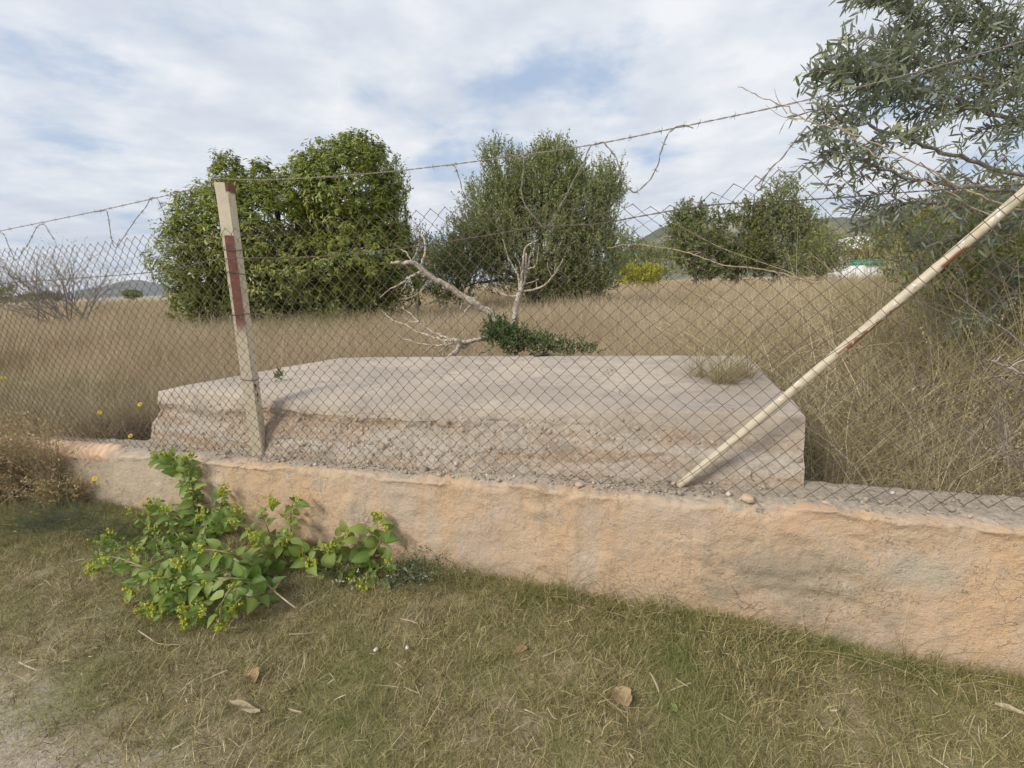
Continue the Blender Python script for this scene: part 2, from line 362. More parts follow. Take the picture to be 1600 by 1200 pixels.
def crack_lines(T, pos, scale, width, warp=0.25):
    wn = T.n('ShaderNodeTexNoise', i_Vector=pos, i_Scale=scale * 1.7, i_Detail=4)
    wv = T.n('ShaderNodeVectorMath', operation='MULTIPLY_ADD', i_0=wn.outputs['Color'], i_1=(warp, warp, warp), i_2=pos).outputs[0]
    v = T.n('ShaderNodeTexVoronoi', feature='DISTANCE_TO_EDGE', i_Vector=wv, i_Scale=scale).outputs['Distance']
    return T.math('SUBTRACT', 1.0, T.step(v, 0.0, width))
def wall_mat():
    m, T = mat_new('orange_render')
    tcn = T.n('ShaderNodeTexCoord').outputs['Object']                 # x along the wall, y depth, z up
    sp = T.n('ShaderNodeSeparateXYZ', i_0=tcn); s, n, z = sp.outputs
    big = T.noise(tcn, 1.6, 4, 0.6, 0.3); mid = T.noise(tcn, 6, 6, 0.65, 0.4); fine = T.noise(tcn, 45, 5, 0.65); grain = T.noise(tcn, 190, 3, 0.6)
    sc = T.n('ShaderNodeMapping', i_Vector=tcn); sc.inputs['Scale'].default_value = (7, 7, 1.3)
    streak = T.noise(sc.outputs[0], 1.0, 4, 0.6)
    c = T.mix(T.step(big, 0.36, 0.60), (0.49, 0.39, 0.295), (0.55, 0.39, 0.25))
    c = T.mix(T.math('MULTIPLY', T.step(streak, 0.48, 0.62), 0.5), c, (0.57, 0.375, 0.215))
    c = T.mix(T.math('MULTIPLY', T.step(mid, 0.52, 0.68), 0.6), c, (0.44, 0.36, 0.285))
    # left stretch and lower zone are less orange, greyer beige
    left = T.math('SUBTRACT', 1.0, T.step(T.math('ADD', s, T.math('MULTIPLY', mid, 0.6)), -2.3, -1.7))
    c = T.mix(T.math('MULTIPLY', left, 0.75), c, (0.47, 0.39, 0.285))
    st2 = T.n('ShaderNodeMapping', i_Vector=tcn); st2.inputs['Scale'].default_value = (11, 11, 1.1); st2.inputs['Location'].default_value = (3.1, 0, 0.7)
    drip = T.math('MULTIPLY', T.step(T.noise(st2.outputs[0], 1.0, 5, 0.65, 0.6), 0.54, 0.68), T.step(T.noise(tcn, 1.9, 3), 0.44, 0.58))
    c = T.mix(T.math('MULTIPLY', drip, 0.45), c, (0.30, 0.235, 0.165))
    # grey cement patch with algae
    dx = T.math('MULTIPLY', T.math('SUBTRACT', s, 1.22), 2.3); dz = T.math('MULTIPLY', T.math('SUBTRACT', z, 0.30), 4.2)
    rr = T.math('SQRT', T.math('ADD', T.math('MULTIPLY', dx, dx), T.math('MULTIPLY', dz, dz)))
    gp = T.math('SUBTRACT', 1.0, T.step(T.math('ADD', rr, T.math('MULTIPLY', T.math('SUBTRACT', mid, 0.5), 2.6)), 0.25, 1.05))
    c = T.mix(T.math('MULTIPLY', gp, 0.7), c, (0.27, 0.245, 0.185))
    dx2 = T.math('MULTIPLY', T.math('SUBTRACT', s, 1.62), 5.0); dz2 = T.math('MULTIPLY', T.math('SUBTRACT', z, 0.40), 9)
    r2 = T.math('SQRT', T.math('ADD', T.math('MULTIPLY', dx2, dx2), T.math('MULTIPLY', dz2, dz2)))
    g2 = T.math('SUBTRACT', 1.0, T.step(T.math('ADD', r2, T.math('MULTIPLY', T.math('SUBTRACT', mid, 0.5), 2.6)), 0.2, 1.0))
    c = T.mix(T.math('MULTIPLY', g2, 0.7), c, (0.42, 0.385, 0.305))
    # bare cement on the ledge
    led = T.step(T.math('ADD', n, T.math('MULTIPLY', T.math('SUBTRACT', mid, 0.5), 0.30)), 0.02, 0.05)
    gcol = T.mix(T.step(fine, 0.35, 0.65), (0.34, 0.285, 0.22), (0.48, 0.41, 0.32))
    c = T.mix(led, c, gcol)
    # splash dirt at the foot, pits and hairline cracks
    foot = T.math('SUBTRACT', 1.0, T.step(T.math('ADD', z, T.math('MULTIPLY', mid, 0.22)), 0.10, 0.32))
    c = T.mix(T.math('MULTIPLY', foot, 0.6), c, (0.40, 0.30, 0.215))
    ck = T.math('MULTIPLY', crack_lines(T, tcn, 5.5, 0.022, 0.20), T.step(T.noise(tcn, 3.1, 3), 0.54, 0.70))
    ck2 = T.math('MULTIPLY', crack_lines(T, tcn, 13, 0.035, 0.09), T.step(T.noise(tcn, 4.3, 3), 0.54, 0.70))
    pit = T.math('MULTIPLY', T.step(T.noise(tcn, 62, 6, 0.85), 0.57, 0.66), T.step(T.noise(tcn, 2.3, 5, 0.7), 0.44, 0.62))
    dirt = T.math('MAXIMUM', T.math('MAXIMUM', ck, ck2), pit)
    c = T.mix(T.math('MULTIPLY', dirt, 0.5), c, (0.19, 0.14, 0.095))
    med = T.noise(tcn, 19, 6, 0.7, 0.5)
    c = T.mix(T.math('MULTIPLY', T.step(med, 0.5, 0.72), 0.24), c, (0.32, 0.24, 0.165))
    c = T.mix(T.math('MULTIPLY', T.step(fine, 0.54, 0.74), 0.35), c, (0.66, 0.53, 0.40))
    c = T.mix(T.math('MULTIPLY', T.step(grain, 0.5, 0.7), 0.12), c, (0.28, 0.205, 0.14))
    h = T.math('ADD', T.math('ADD', T.math('MULTIPLY', fine, 1.0), T.math('ADD', T.math('MULTIPLY', grain, 0.35), T.math('MULTIPLY', med, 1.3))), T.math('MULTIPLY', dirt, -0.6))
    b = T.n('ShaderNodeBump', i_Strength=0.75, i_Distance=0.012, i_Height=h)
    finish(T, T.n('ShaderNodeBsdfPrincipled', i_Base_Color=c, i_Roughness=0.92, i_Normal=b.outputs[0]).outputs[0]); return m
def slab_mat():
    m, T = mat_new('weathered_concrete')
    tcn = T.n('ShaderNodeTexCoord').outputs['Object']
    sp = T.n('ShaderNodeSeparateXYZ', i_0=tcn); s, n, z = sp.outputs
    at = T.n('ShaderNodeAttribute', attribute_name='tint').outputs['Fac']      # 0 top skin .. 1 crumbled aggregate
    mid = T.noise(tcn, 4.5, 6, 0.65, 0.4); fine = T.noise(tcn, 40, 5, 0.68); grain = T.noise(tcn, 160, 3, 0.65); big = T.noise(tcn, 1.3, 4, 0.6, 0.2)
    top = T.mix(T.step(big, 0.4, 0.62), (0.42, 0.355, 0.285), (0.54, 0.455, 0.36))
    top = T.mix(T.math('MULTIPLY', T.step(mid, 0.5, 0.66), 0.6), top, (0.37, 0.325, 0.28))
    front = T.mix(T.step(mid, 0.4, 0.6), (0.48, 0.39, 0.295), (0.40, 0.34, 0.27))
    front = T.mix(T.math('MULTIPLY', T.step(T.noise(tcn, 2.6, 4, 0.6), 0.52, 0.66), 0.7), front, (0.41, 0.295, 0.195))
    lay = T.n('ShaderNodeMapping', i_Vector=tcn); lay.inputs['Scale'].default_value = (1.5, 1.5, 13)
    ln = T.noise(lay.outputs[0], 1.0, 5, 0.6, 0.5)
    front = T.mix(T.math('MULTIPLY', T.step(ln, 0.50, 0.60), 0.75), front, (0.37, 0.25, 0.155))
    front = T.mix(T.math('MULTIPLY', T.math('SUBTRACT', 1.0, T.step(ln, 0.40, 0.48)), 0.6), front, (0.52, 0.465, 0.40))
    ag = T.n('ShaderNodeTexVoronoi', i_Vector=tcn, i_Scale=70).outputs['Color']
    agn = T.n('ShaderNodeSeparateColor', i_0=ag).outputs[0]
    front = T.mix(T.math('MULTIPLY', T.step(agn, 0.55, 0.95), 0.45), front, (0.58, 0.50, 0.42))
    front = T.mix(T.math('MULTIPLY', T.math('SUBTRACT', 1.0, T.step(agn, 0.05, 0.22)), 0.3), front, (0.26, 0.21, 0.165))
    c = T.mix(T.step(T.math('ADD', at, T.math('MULTIPLY', T.math('SUBTRACT', fine, 0.5), 0.5)), 0.35, 0.65), top, front)
    stn = T.noise(tcn, 9, 6, 0.75, 0.6)
    c = T.mix(T.math('MULTIPLY', T.step(stn, 0.50, 0.66), 0.5), c, (0.27, 0.22, 0.17))
    c = T.mix(T.math('MULTIPLY', T.step(T.noise(tcn, 27, 5, 0.7), 0.56, 0.70), 0.35), c, (0.60, 0.52, 0.43))
    c = T.mix(T.math('MULTIPLY', T.step(T.noise(tcn, 55, 4, 0.75), 0.60, 0.68), 0.5), c, (0.20, 0.17, 0.14))
    ck = T.math('MULTIPLY', crack_lines(T, tcn, 2.2, 0.012, 0.25), T.step(T.noise(tcn, 1.9, 3), 0.47, 0.58))
    c = T.mix(T.math('MULTIPLY', ck, 0.55), c, (0.20, 0.16, 0.13))
    h = T.math('ADD', T.math('ADD', T.math('MULTIPLY', fine, T.math('ADD', T.math('MULTIPLY', at, 1.4), 0.35)), T.math('MULTIPLY', grain, 0.2)), T.math('MULTIPLY', ck, -0.7))
    b = T.n('ShaderNodeBump', i_Strength=0.8, i_Distance=0.012, i_Height=h)
    finish(T, T.n('ShaderNodeBsdfPrincipled', i_Base_Color=c, i_Roughness=0.93, i_Normal=b.outputs[0]).outputs[0]); return m
def stone_mat():
    m, T = mat_new('stone')
    tint = T.n('ShaderNodeAttribute', attribute_name='tint').outputs['Fac']
    c = T.ramp(tint, [(0.0, (0.20, 0.165, 0.13)), (0.4, (0.33, 0.275, 0.21)), (0.75, (0.42, 0.345, 0.265)), (0.93, (0.50, 0.37, 0.25)), (1.0, (0.62, 0.59, 0.55))])
    n = T.noise(T.n('ShaderNodeNewGeometry').outputs['Position'], 150, 3)
    b = T.n('ShaderNodeBump', i_Strength=0.4, i_Distance=0.004, i_Height=n)
    finish(T, T.n('ShaderNodeBsdfPrincipled', i_Base_Color=c, i_Roughness=0.9, i_Normal=b.outputs[0]).outputs[0]); return m
def paint_mat(name, kind):
    m, T = mat_new(name)
    tcn = T.n('ShaderNodeTexCoord').outputs['Object']; sp = T.n('ShaderNodeSeparateXYZ', i_0=tcn); x, y, z = sp.outputs
    n1 = T.noise(tcn, 12, 5, 0.65); n2 = T.noise(tcn, 70, 4, 0.6)
    c = T.mix(T.step(n1, 0.3, 0.7), (0.52, 0.45, 0.325), (0.63, 0.555, 0.415))
    rust = T.mix(T.step(n2, 0.35, 0.65), (0.13, 0.042, 0.028), (0.20, 0.065, 0.04))
    if kind == 'post':
        # paint gone from a strip beside the corner on the left-hand face, plus chips low on the other face
        zz = T.math('ADD', z, T.math('MULTIPLY', T.math('SUBTRACT', n1, 0.5), 0.05))
        band = T.math('MULTIPLY', T.step(zz, 0.80, 0.93), T.math('SUBTRACT', 1.0, T.step(zz, 1.405, 1.41)))
        low = T.math('MULTIPLY', T.math('SUBTRACT', 1.0, T.step(zz, 0.55, 0.95)), 0.0)
        col = T.step(T.math('ADD', x, T.math('MULTIPLY', T.math('SUBTRACT', n1, 0.5), 0.006)), -0.022, -0.019)
        face = T.math('LESS_THAN', y, -0.034)
        k = T.math('MULTIPLY', T.math('MULTIPLY', band, col), face)
        c = T.mix(k, c, rust)
        tip = T.math('MULTIPLY', T.step(zz, 1.64, 1.66), T.math('GREATER_THAN', x, 0.02))
        c = T.mix(tip, c, rust)
        stain = T.math('MULTIPLY', T.step(n1, 0.55, 0.7), T.math('SUBTRACT', 1.0, T.step(z, 0.5, 1.1)))
        c = T.mix(T.math('MULTIPLY', stain, 0.55), c, (0.36, 0.25, 0.14))
        mk = T.math('MULTIPLY', T.math('MULTIPLY', T.math('GREATER_THAN', x, 0.034), T.step(T.noise(tcn, 42, 2, 0.5), 0.53, 0.56)), T.math('MULTIPLY', T.math('GREATER_THAN', z, 0.40), T.math('LESS_THAN', z, 0.52)))
        c = T.mix(mk, c, (0.02, 0.018, 0.016))
        chips = T.math('MULTIPLY', T.step(T.noise(tcn, 55, 4, 0.7), 0.66, 0.70), T.math('SUBTRACT', 1.0, T.step(z, 0.4, 0.9)))
        c = T.mix(chips, c, (0.10, 0.06, 0.04))
    else:
        mp = T.n('ShaderNodeMapping', i_Vector=tcn); mp.inputs['Scale'].default_value = (14, 14, 9)
        rn = T.noise(mp.outputs[0], 1.0, 4, 0.6)
        side = T.step(x, -0.006, 0.004)                                # the lower right flank
        zone = T.math('MULTIPLY', T.step(z, 0.62, 0.72), T.math('SUBTRACT', 1.0, T.step(z, 1.42, 1.5)))
        k = T.math('MULTIPLY', T.math('MULTIPLY', T.step(rn, 0.49, 0.54), side), zone)
        c = T.mix(k, c, T.mix(0.35, rust, (0.42, 0.20, 0.10)))
        wh = T.math('MULTIPLY', T.step(T.noise(tcn, 26, 3, 0.6), 0.66, 0.69), T.math('LESS_THAN', x, 0.0))
        c = T.mix(wh, c, (0.78, 0.76, 0.72))
    b = T.n('ShaderNodeBump', i_Strength=0.25, i_Distance=0.003, i_Height=n2)
    finish(T, T.n('ShaderNodeBsdfPrincipled', i_Base_Color=c, i_Roughness=0.62, i_Normal=b.outputs[0]).outputs[0]); return m
M['stone'] = stone_mat()


# ------------------------------------------------------------------ scattering (stuff only)
def proto_collection(name, meshes):
    c = bpy.data.collections.new(name)
    for i, me in enumerate(meshes):
        o = bpy.data.objects.new('%s_%02d' % (name, i), me); c.objects.link(o)
    return c
def scatter(name, pts, scl, col, nproto, tilt=0.12, kind='stuff', rot=None):
    """one object whose geometry nodes instance ground cover on its points"""
    N = len(pts)
    me = bpy.data.meshes.new(name); me.vertices.add(N); me.vertices.foreach_set('co', np.asarray(pts, np.float32).ravel())
    if rot is None: rot = np.stack([rng.normal(0, tilt, N), rng.normal(0, tilt, N), rng.uniform(0, 6.283, N)], 1)
    a = me.attributes.new('rot', 'FLOAT_VECTOR', 'POINT'); a.data.foreach_set('vector', rot.astype(np.float32).ravel())
    a = me.attributes.new('scl', 'FLOAT', 'POINT'); a.data.foreach_set('value', np.asarray(scl, np.float32))
    a = me.attributes.new('pick', 'INT', 'POINT'); a.data.foreach_set('value', rng.integers(0, nproto, N).astype(np.int32))
    o = link(name, me)
    g = bpy.data.node_groups.new(name + '_nodes', 'GeometryNodeTree')
    g.interface.new_socket('Geometry', in_out='INPUT', socket_type='NodeSocketGeometry')
    g.interface.new_socket('Geometry', in_out='OUTPUT', socket_type='NodeSocketGeometry')
    gi = g.nodes.new('NodeGroupInput'); go = g.nodes.new('NodeGroupOutput')
    ip = g.nodes.new('GeometryNodeInstanceOnPoints'); ci = g.nodes.new('GeometryNodeCollectionInfo')
    ci.inputs['Collection'].default_value = col; ci.inputs['Separate Children'].default_value = True; ci.inputs['Reset Children'].default_value = True
    def attr(nm, ty):
        n = g.nodes.new('GeometryNodeInputNamedAttribute'); n.data_type = ty; n.inputs[0].default_value = nm; return n.outputs['Attribute']
    g.links.new(gi.outputs[0], ip.inputs['Points']); g.links.new(ci.outputs[0], ip.inputs['Instance'])
    ip.inputs['Pick Instance'].default_value = True
    g.links.new(attr('pick', 'INT'), ip.inputs['Instance Index'])
    g.links.new(attr('rot', 'FLOAT_VECTOR'), ip.inputs['Rotation'])
    g.links.new(attr('scl', 'FLOAT'), ip.inputs['Scale'])
    g.links.new(ip.outputs[0], go.inputs[0])
    md = o.modifiers.new('scatter', 'NODES'); md.node_group = g
    o['kind'] = kind
    return o
def blade_tuft(n, h0, h1, w, spread, lean, mat, tint_rng=(0, 1), curve=0.35, seg=3, head=0.0, flat=0.0):
    g = Geo()
    for _ in range(n):
        h = rng.uniform(h0, h1); a = rng.uniform(0, 6.283); r = spread * math.sqrt(rng.uniform())
        b = np.array([math.cos(a) * r, math.sin(a) * r, -0.02])
        la = rng.uniform(0, 6.283); d = np.array([math.cos(la), math.sin(la), 0]); L = abs(rng.normal(0, lean))
        t = np.linspace(0, 1, seg + 1)[:, None]
        up = h * (t * math.cos(min(L, 1.4)) - flat * t * t * h * 0.5)
        P = b + np.array([0, 0, 1.0]) * up + d * h * (t * math.sin(min(L, 1.4)) + curve * rng.uniform(0.2, 1) * t * t)
        sd = unit(np.cross(d, [0, 0, 1]) + rng.normal(0, 0.5, 3))
        wv = w * rng.uniform(0.6, 1.3) * (1 - t * 0.85)
        V = np.empty((2 * (seg + 1), 3)); V[0::2] = P - sd * wv / 2; V[1::2] = P + sd * wv / 2
        i = np.arange(seg)[:, None] * 2
        g.add(V, i + np.array([[0, 1, 3, 2]]), None, rng.uniform(*tint_rng))
        if rng.uniform() < head:
            m = 6; hp = P[-1] + (P[-1] - P[-2]) * rng.uniform(-0.6, 0.1, (m, 1))
            scatter_leaves(g, leaf_diamond(0.35, 0.05), hp, np.array([0, 0, 1.0]) + rng.normal(0, 0.5, (m, 3)), rdir(m), h * 0.012 + 0.008, rng.uniform(0.5, 1, m))
    me = g.mesh('grass_tuft'); me.materials.append(mat); return me

# ------------------------------------------------------------------ terrain
def field_z(x, y):
    x = np.asarray(x, float); y = np.asarray(y, float)
    d = np.hypot(x, y)
    p = np.stack([x * 0.12, y * 0.12, np.zeros_like(x)], -1)
    near = 0.30 + 0.10 * fbm(p, 3, 5)
    return near + 0.16 * np.clip((d - 4) / 12, 0, 1) - 0.004 * np.clip(d - 40, 0, 400)
def grid_mesh(xs, ys, zf):
    X, Y = np.meshgrid(xs, ys); Z = zf(X, Y)
    nx, ny = len(xs), len(ys)
    i = np.arange(ny - 1)[:, None] * nx + np.arange(nx - 1)[None]
    return np.stack([X, Y, Z], -1).reshape(-1, 3), np.stack([i, i + 1, i + nx + 1, i + nx], -1).reshape(-1, 4)

# field behind the wall: rows follow the wall line, then run to the horizon
ns = np.concatenate([np.linspace(0.16, 12, 70), np.geomspace(12.5, 1500, 60)])
ss = np.concatenate([-np.geomspace(850, 12.5, 50), np.linspace(-12, 12, 110), np.geomspace(12.5, 850, 50)])
Vf, Qf = grid_mesh(ss, ns, lambda a, b: a * 0)
wp = WO + Vf[:, :1] * WV + Vf[:, 1:2] * NV
wp[:, 2] = field_z(wp[:, 0], wp[:, 1]); wp[:, 2] -= np.where(Vf[:, 1] < 0.25, 0.12, 0)
field = tag(link('field', mesh_np('field', wp, [Qf], smooth=True), field_mat()), kind='structure')

# verge on the camera's side, with the bare gravel of the track in the near left corner
PA, PB = at_z(-60, 985, 0), at_z(300, 1230, 0)
pd = unit((PB - PA)[None])[0]; pn = np.array([pd[1], -pd[0], 0])
if pn @ (np.array([-3, 0, 0.]) - PA) < 0: pn = -pn
def path_w(x, y): return np.clip(0.5 + ((np.stack([x, y, 0 * x], -1) - PA) @ pn) * 1.1, 0, 1)
def verge_z(x, y):
    p = np.stack([x * 1.1, y * 1.1, 0 * x], -1)
    s = (np.stack([x, y, 0 * x], -1) - WO) @ WV; n = (np.stack([x, y, 0 * x], -1) - WO) @ NV
    return 0.035 * fbm(p, 4, 21) + 0.05 * np.exp(-np.clip(-n, 0, 9) / 0.22)
ns2 = np.concatenate([-np.geomspace(50, 4.2, 24), np.linspace(-4, 0.10, 120)])
ss2 = np.concatenate([-np.geomspace(30, 7.3, 16), np.linspace(-7, 7, 240), np.geomspace(7.3, 30, 16)])
Vg, Qg = grid_mesh(ss2, ns2, lambda a, b: a * 0)
wg = WO + Vg[:, :1] * WV + Vg[:, 1:2] * NV
wg[:, 2] = verge_z(wg[:, 0], wg[:, 1])
verge = tag(link('verge', mesh_np('verge', wg, [Qg], path_w(wg[:, 0], wg[:, 1]), True), ground_mat()), kind='structure')

# hills
def ridge(name, pts, depth, mat, seed, rough):
    """pts: crest pixels at a distance; a ridge with front and back slopes falling to below the field"""
    crest = smooth_path(np.array(pts), 14)
    n = len(crest); rows = []
    away = np.array([0, 1.0, 0])
    hts = [(-1.0, 0.0), (-0.7, 0.25), (-0.4, 0.58), (-0.18, 0.84), (0, 1.0), (0.3, 0.8), (1.0, 0.0)]
    for o, h in hts:
        P = crest + away * depth * o; P[:, 2] = -4 + (crest[:, 2] + 4) * h
        rows.append(P)
    V = np.stack(rows); sc = np.array([1, 1, 1.0]) * rough[0]
    V[..., 2] += fbm(V * sc, 5, seed) * rough[1] * (np.array([h for _, h in hts])[:, None] ** 0.5)
    m = len(hts); i = np.arange(m - 1)[:, None] * n + np.arange(n - 1)[None]
    Q = np.stack([i, i + 1, i + n + 1, i + n], -1).reshape(-1, 4)
    return tag(link(name, mesh_np(name, V.reshape(-1, 3), [Q], smooth=True), mat), kind='structure')
D = 1100
ridge('hill', [at_y(x, y, D) for x, y in [(-260, 470), (-120, 468), (20, 462), (90, 461), (130, 452), (165, 446), (205, 439), (240, 442), (290, 452), (380, 462), (470, 462)]], 160, hill_mat((0.05, 0.065, 0.045), (0.085, 0.095, 0.065), (0.12, 0.115, 0.085), 0.012), 31, (0.02, 5))
D = 330
ridge('hillside', [at_y(x, y, D) for x, y in [(900, 425), (960, 402), (1010, 372), (1055, 348), (1120, 340), (1220, 345), (1330, 338), (1410, 322), (1480, 303), (1560, 296), (1700, 290), (1950, 330)]], 110, hill_mat((0.085, 0.095, 0.05), (0.17, 0.155, 0.10), (0.29, 0.26, 0.21), 0.05), 47, (0.05, 4))


# ------------------------------------------------------------------ the rendered wall
def wall_frame(root_s=0):
    """things built in wall coordinates: x along the wall, y depth, z up"""
    return Matrix(((WV[0], NV[0], 0, WO[0]), (WV[1], NV[1], 0, WO[1]), (0, 0, 1, 0), (0, 0, 0, 1)))
def wthing(name, label, cat, group=None):
    o = thing(name, label, cat, (0, 0, 0), group); o.matrix_world = wall_frame(); return o
wall = wthing('rendered_wall', 'low wall of cracked orange render with a crumbling grey cement top', 'wall')
s = np.arange(-7.0, 3.4, 0.011)
fz = np.concatenate([np.linspace(0, 0.93, 52), np.linspace(0.94, 1.0, 5)])          # fraction of height up the face
tn = np.concatenate([[0.006, 0.016, 0.03], np.linspace(0.045, 0.29, 20)])           # then back over the ledge
S, J = np.meshgrid(s, np.arange(len(fz) + len(tn)))
top = wall_top(s) + 0.016 * fbm(np.stack([s * 2.2, 0 * s, 0 * s], -1), 5, 3) + np.where(s < -3.05, -0.03, 0)
nf = len(fz)
Zg = np.where(J < nf, -0.12 + (top[None] + 0.12) * np.concatenate([fz, tn * 0])[:, None], top[None] + 0.012)
Ng = np.where(J < nf, 0.0, np.concatenate([fz * 0, tn])[:, None])
Ng = Ng + np.where(J < nf, -0.030 * (1 - Zg / 0.6), 0)                               # slight batter
p = np.stack([S, Ng, Zg], -1)
rel = 0.020 * fbm(p * np.array([1.6, 1, 2.0]), 4, 60) + 0.010 * fbm(p * 9, 5, 61, 0.6)
lump = np.clip(fbm(p * np.array([7, 7, 11.0]), 3, 62) - 0.18, 0, 1) * 0.020
sx, sz = (S - 1.22) / 0.40, (Zg - 0.30) / 0.2
gouge = np.exp(-(sx ** 2 + sz ** 2)) * np.clip(fbm(p * np.array([8, 8, 17.0]), 4, 66), -0.2, 1) * 0.025
Ng = Ng - np.where(J < nf, rel + lump - gouge, -rel * 0.6)
Zg = Zg + np.where(J >= nf - 4, 0.010 * fbm(p * 12, 4, 63), 0)
edge = np.exp(-((J - nf) / 2.5) ** 2)
Ng = Ng + edge * 0.040 * np.clip(fbm(np.stack([S * 7, S * 0, S * 0], -1), 5, 64, 0.65), -0.25, 1)
Zg = Zg - edge * 0.024 * (0.5 + fbm(np.stack([S * 9, S * 0, S * 0], -1), 5, 65, 0.65))
ncol = len(s); i = np.arange(len(J) - 1)[:, None] * ncol + np.arange(ncol - 1)[None]
Q = np.stack([i, i + 1, i + ncol + 1, i + ncol], -1).reshape(-1, 4)
V = np.stack([S, Ng, Zg], -1).reshape(-1, 3)
# back face down to the field
b0 = (len(J) - 1) * ncol; bv = V[b0:b0 + ncol].copy(); bv[:, 2] = -0.1
nb = len(V); V = np.concatenate([V, bv]); k = np.arange(ncol - 1)
Q = np.concatenate([Q, np.stack([b0 + k, b0 + k + 1, nb + k + 1, nb + k], -1)])
link('wall_body', mesh_np('wall_body', V, [Q], smooth=True), wall_mat(), wall)
def wall_surf(sv, nv): return wall_top(sv) + 0.012

# rope-like ridged mortar coping on the left stretch
cs = np.arange(-4.75, -2.98, 0.006); th = np.linspace(-0.35, math.pi + 0.2, 22)
CS, TH = np.meshgrid(cs, th)
ends = np.clip((cs + 4.8) / 0.1, 0, 1) * np.clip((-2.98 - cs) / 0.12, 0, 1) ** 0.6
rid = np.abs(np.sin(CS * 2 * math.pi / 0.13 + TH * 1.1 + 2.0 * fbm(np.stack([CS * 4, CS * 0, CS * 0], -1), 2, 8))) ** 0.6
rad = (0.050 + 0.013 * rid + 0.010 * fbm(np.stack([CS * 9, TH * 2, CS * 0], -1), 3, 70)) * (0.55 + 0.45 * ends[None])
V = np.stack([CS, 0.055 - np.cos(TH) * rad * 1.35, wall_top(CS) - 0.035 + np.sin(TH) * rad * 1.25], -1).reshape(-1, 3)
ncol = len(cs); i = np.arange(len(th) - 1)[:, None] * ncol + np.arange(ncol - 1)[None]
m, T = mat_new('ridged_mortar')
pos = T.n('ShaderNodeTexCoord').outputs['Object']; nz = T.noise(pos, 14, 5, 0.6); nf2 = T.noise(pos, 90, 4)
c = T.mix(T.step(nz, 0.35, 0.65), (0.58, 0.385, 0.25), (0.64, 0.45, 0.31))
bb = T.n('ShaderNodeBump', i_Strength=0.5, i_Distance=0.006, i_Height=nf2)
finish(T, T.n('ShaderNodeBsdfPrincipled', i_Base_Color=c, i_Roughness=0.9, i_Normal=bb.outputs[0]).outputs[0])
tag(link('coping', mesh_np('coping', V, [np.stack([i, i + 1, i + ncol + 1, i + ncol], -1).reshape(-1, 4)], smooth=True), m, wall), 'orange mortar coping with diagonal rope-like ridges')

# ------------------------------------------------------------------ the concrete slab behind it
slab = wthing('concrete_slab', 'big block of layered crumbling concrete with a flat top behind the wire fence', 'slab')
ns_ = 520; u = np.linspace(0, 1, ns_)
sf = -2.93 + u * (1.275 + 2.93)                                # front edge stations
sb = -2.36 + u * (1.297 + 2.36)
nfront = 0.30 + 0.012 * fbm(np.stack([u * 14, u * 0, u * 0], -1), 4, 80) + np.where(u < 0.12, 0.02 * (0.12 - u) / 0.12, 0)
nback = 1.70 + u * 0.45
zt_f = 0.850 + u * 0.085 + 0.010 * fbm(np.stack([u * 7, u * 0, u * 0], -1), 3, 81)
zt_b = 0.888 + 0 * u
tt = np.concatenate([np.linspace(0, 0.9, 34), np.linspace(0.92, 1, 12)])
rows = []; tints = []
for t in tt:                                                     # top, back to front
    S_ = sb + (sf - sb) * t; N_ = nback + (nfront - nback) * t; Z_ = zt_b + (zt_f - zt_b) * t
    q = np.stack([S_, N_, 0 * S_], -1)
    Z_ = Z_ + 0.010 * fbm(q * 1.7, 4, 82) + 0.003 * fbm(q * 14, 3, 83)
    # thin second screed ending along ragged lines
    e1 = (S_ + 0.75) + 0.55 * (N_ - 0.9) + 0.10 * fbm(q * 3, 4, 84)
    e2 = (S_ - 0.42) - 0.75 * (N_ - 0.9) + 0.06 * fbm(q * 4, 4, 85)
    Z_ = Z_ + 0.010 / (1 + np.exp(-e1 * 90)) - 0.012 / (1 + np.exp(-e2 * 110))
    if t > 0.86: Z_ = Z_ - 0.042 * ((t - 0.86) / 0.14) ** 2 * (0.3 + np.clip(1 - abs(u - 0.48) * 2.0, 0, 1)) * (0.7 + 0.6 * vnoise(np.stack([u * 9, u * 0, u * 0], -1), 97))
    rows.append(np.stack([S_, N_, Z_], -1)); tints.append(np.full(ns_, 0.0) + np.clip((t - 0.97) / 0.03, 0, 1) * 0.2)
zfoot = wall_top(sf) - 0.02
ff = np.linspace(0, 1, 64)
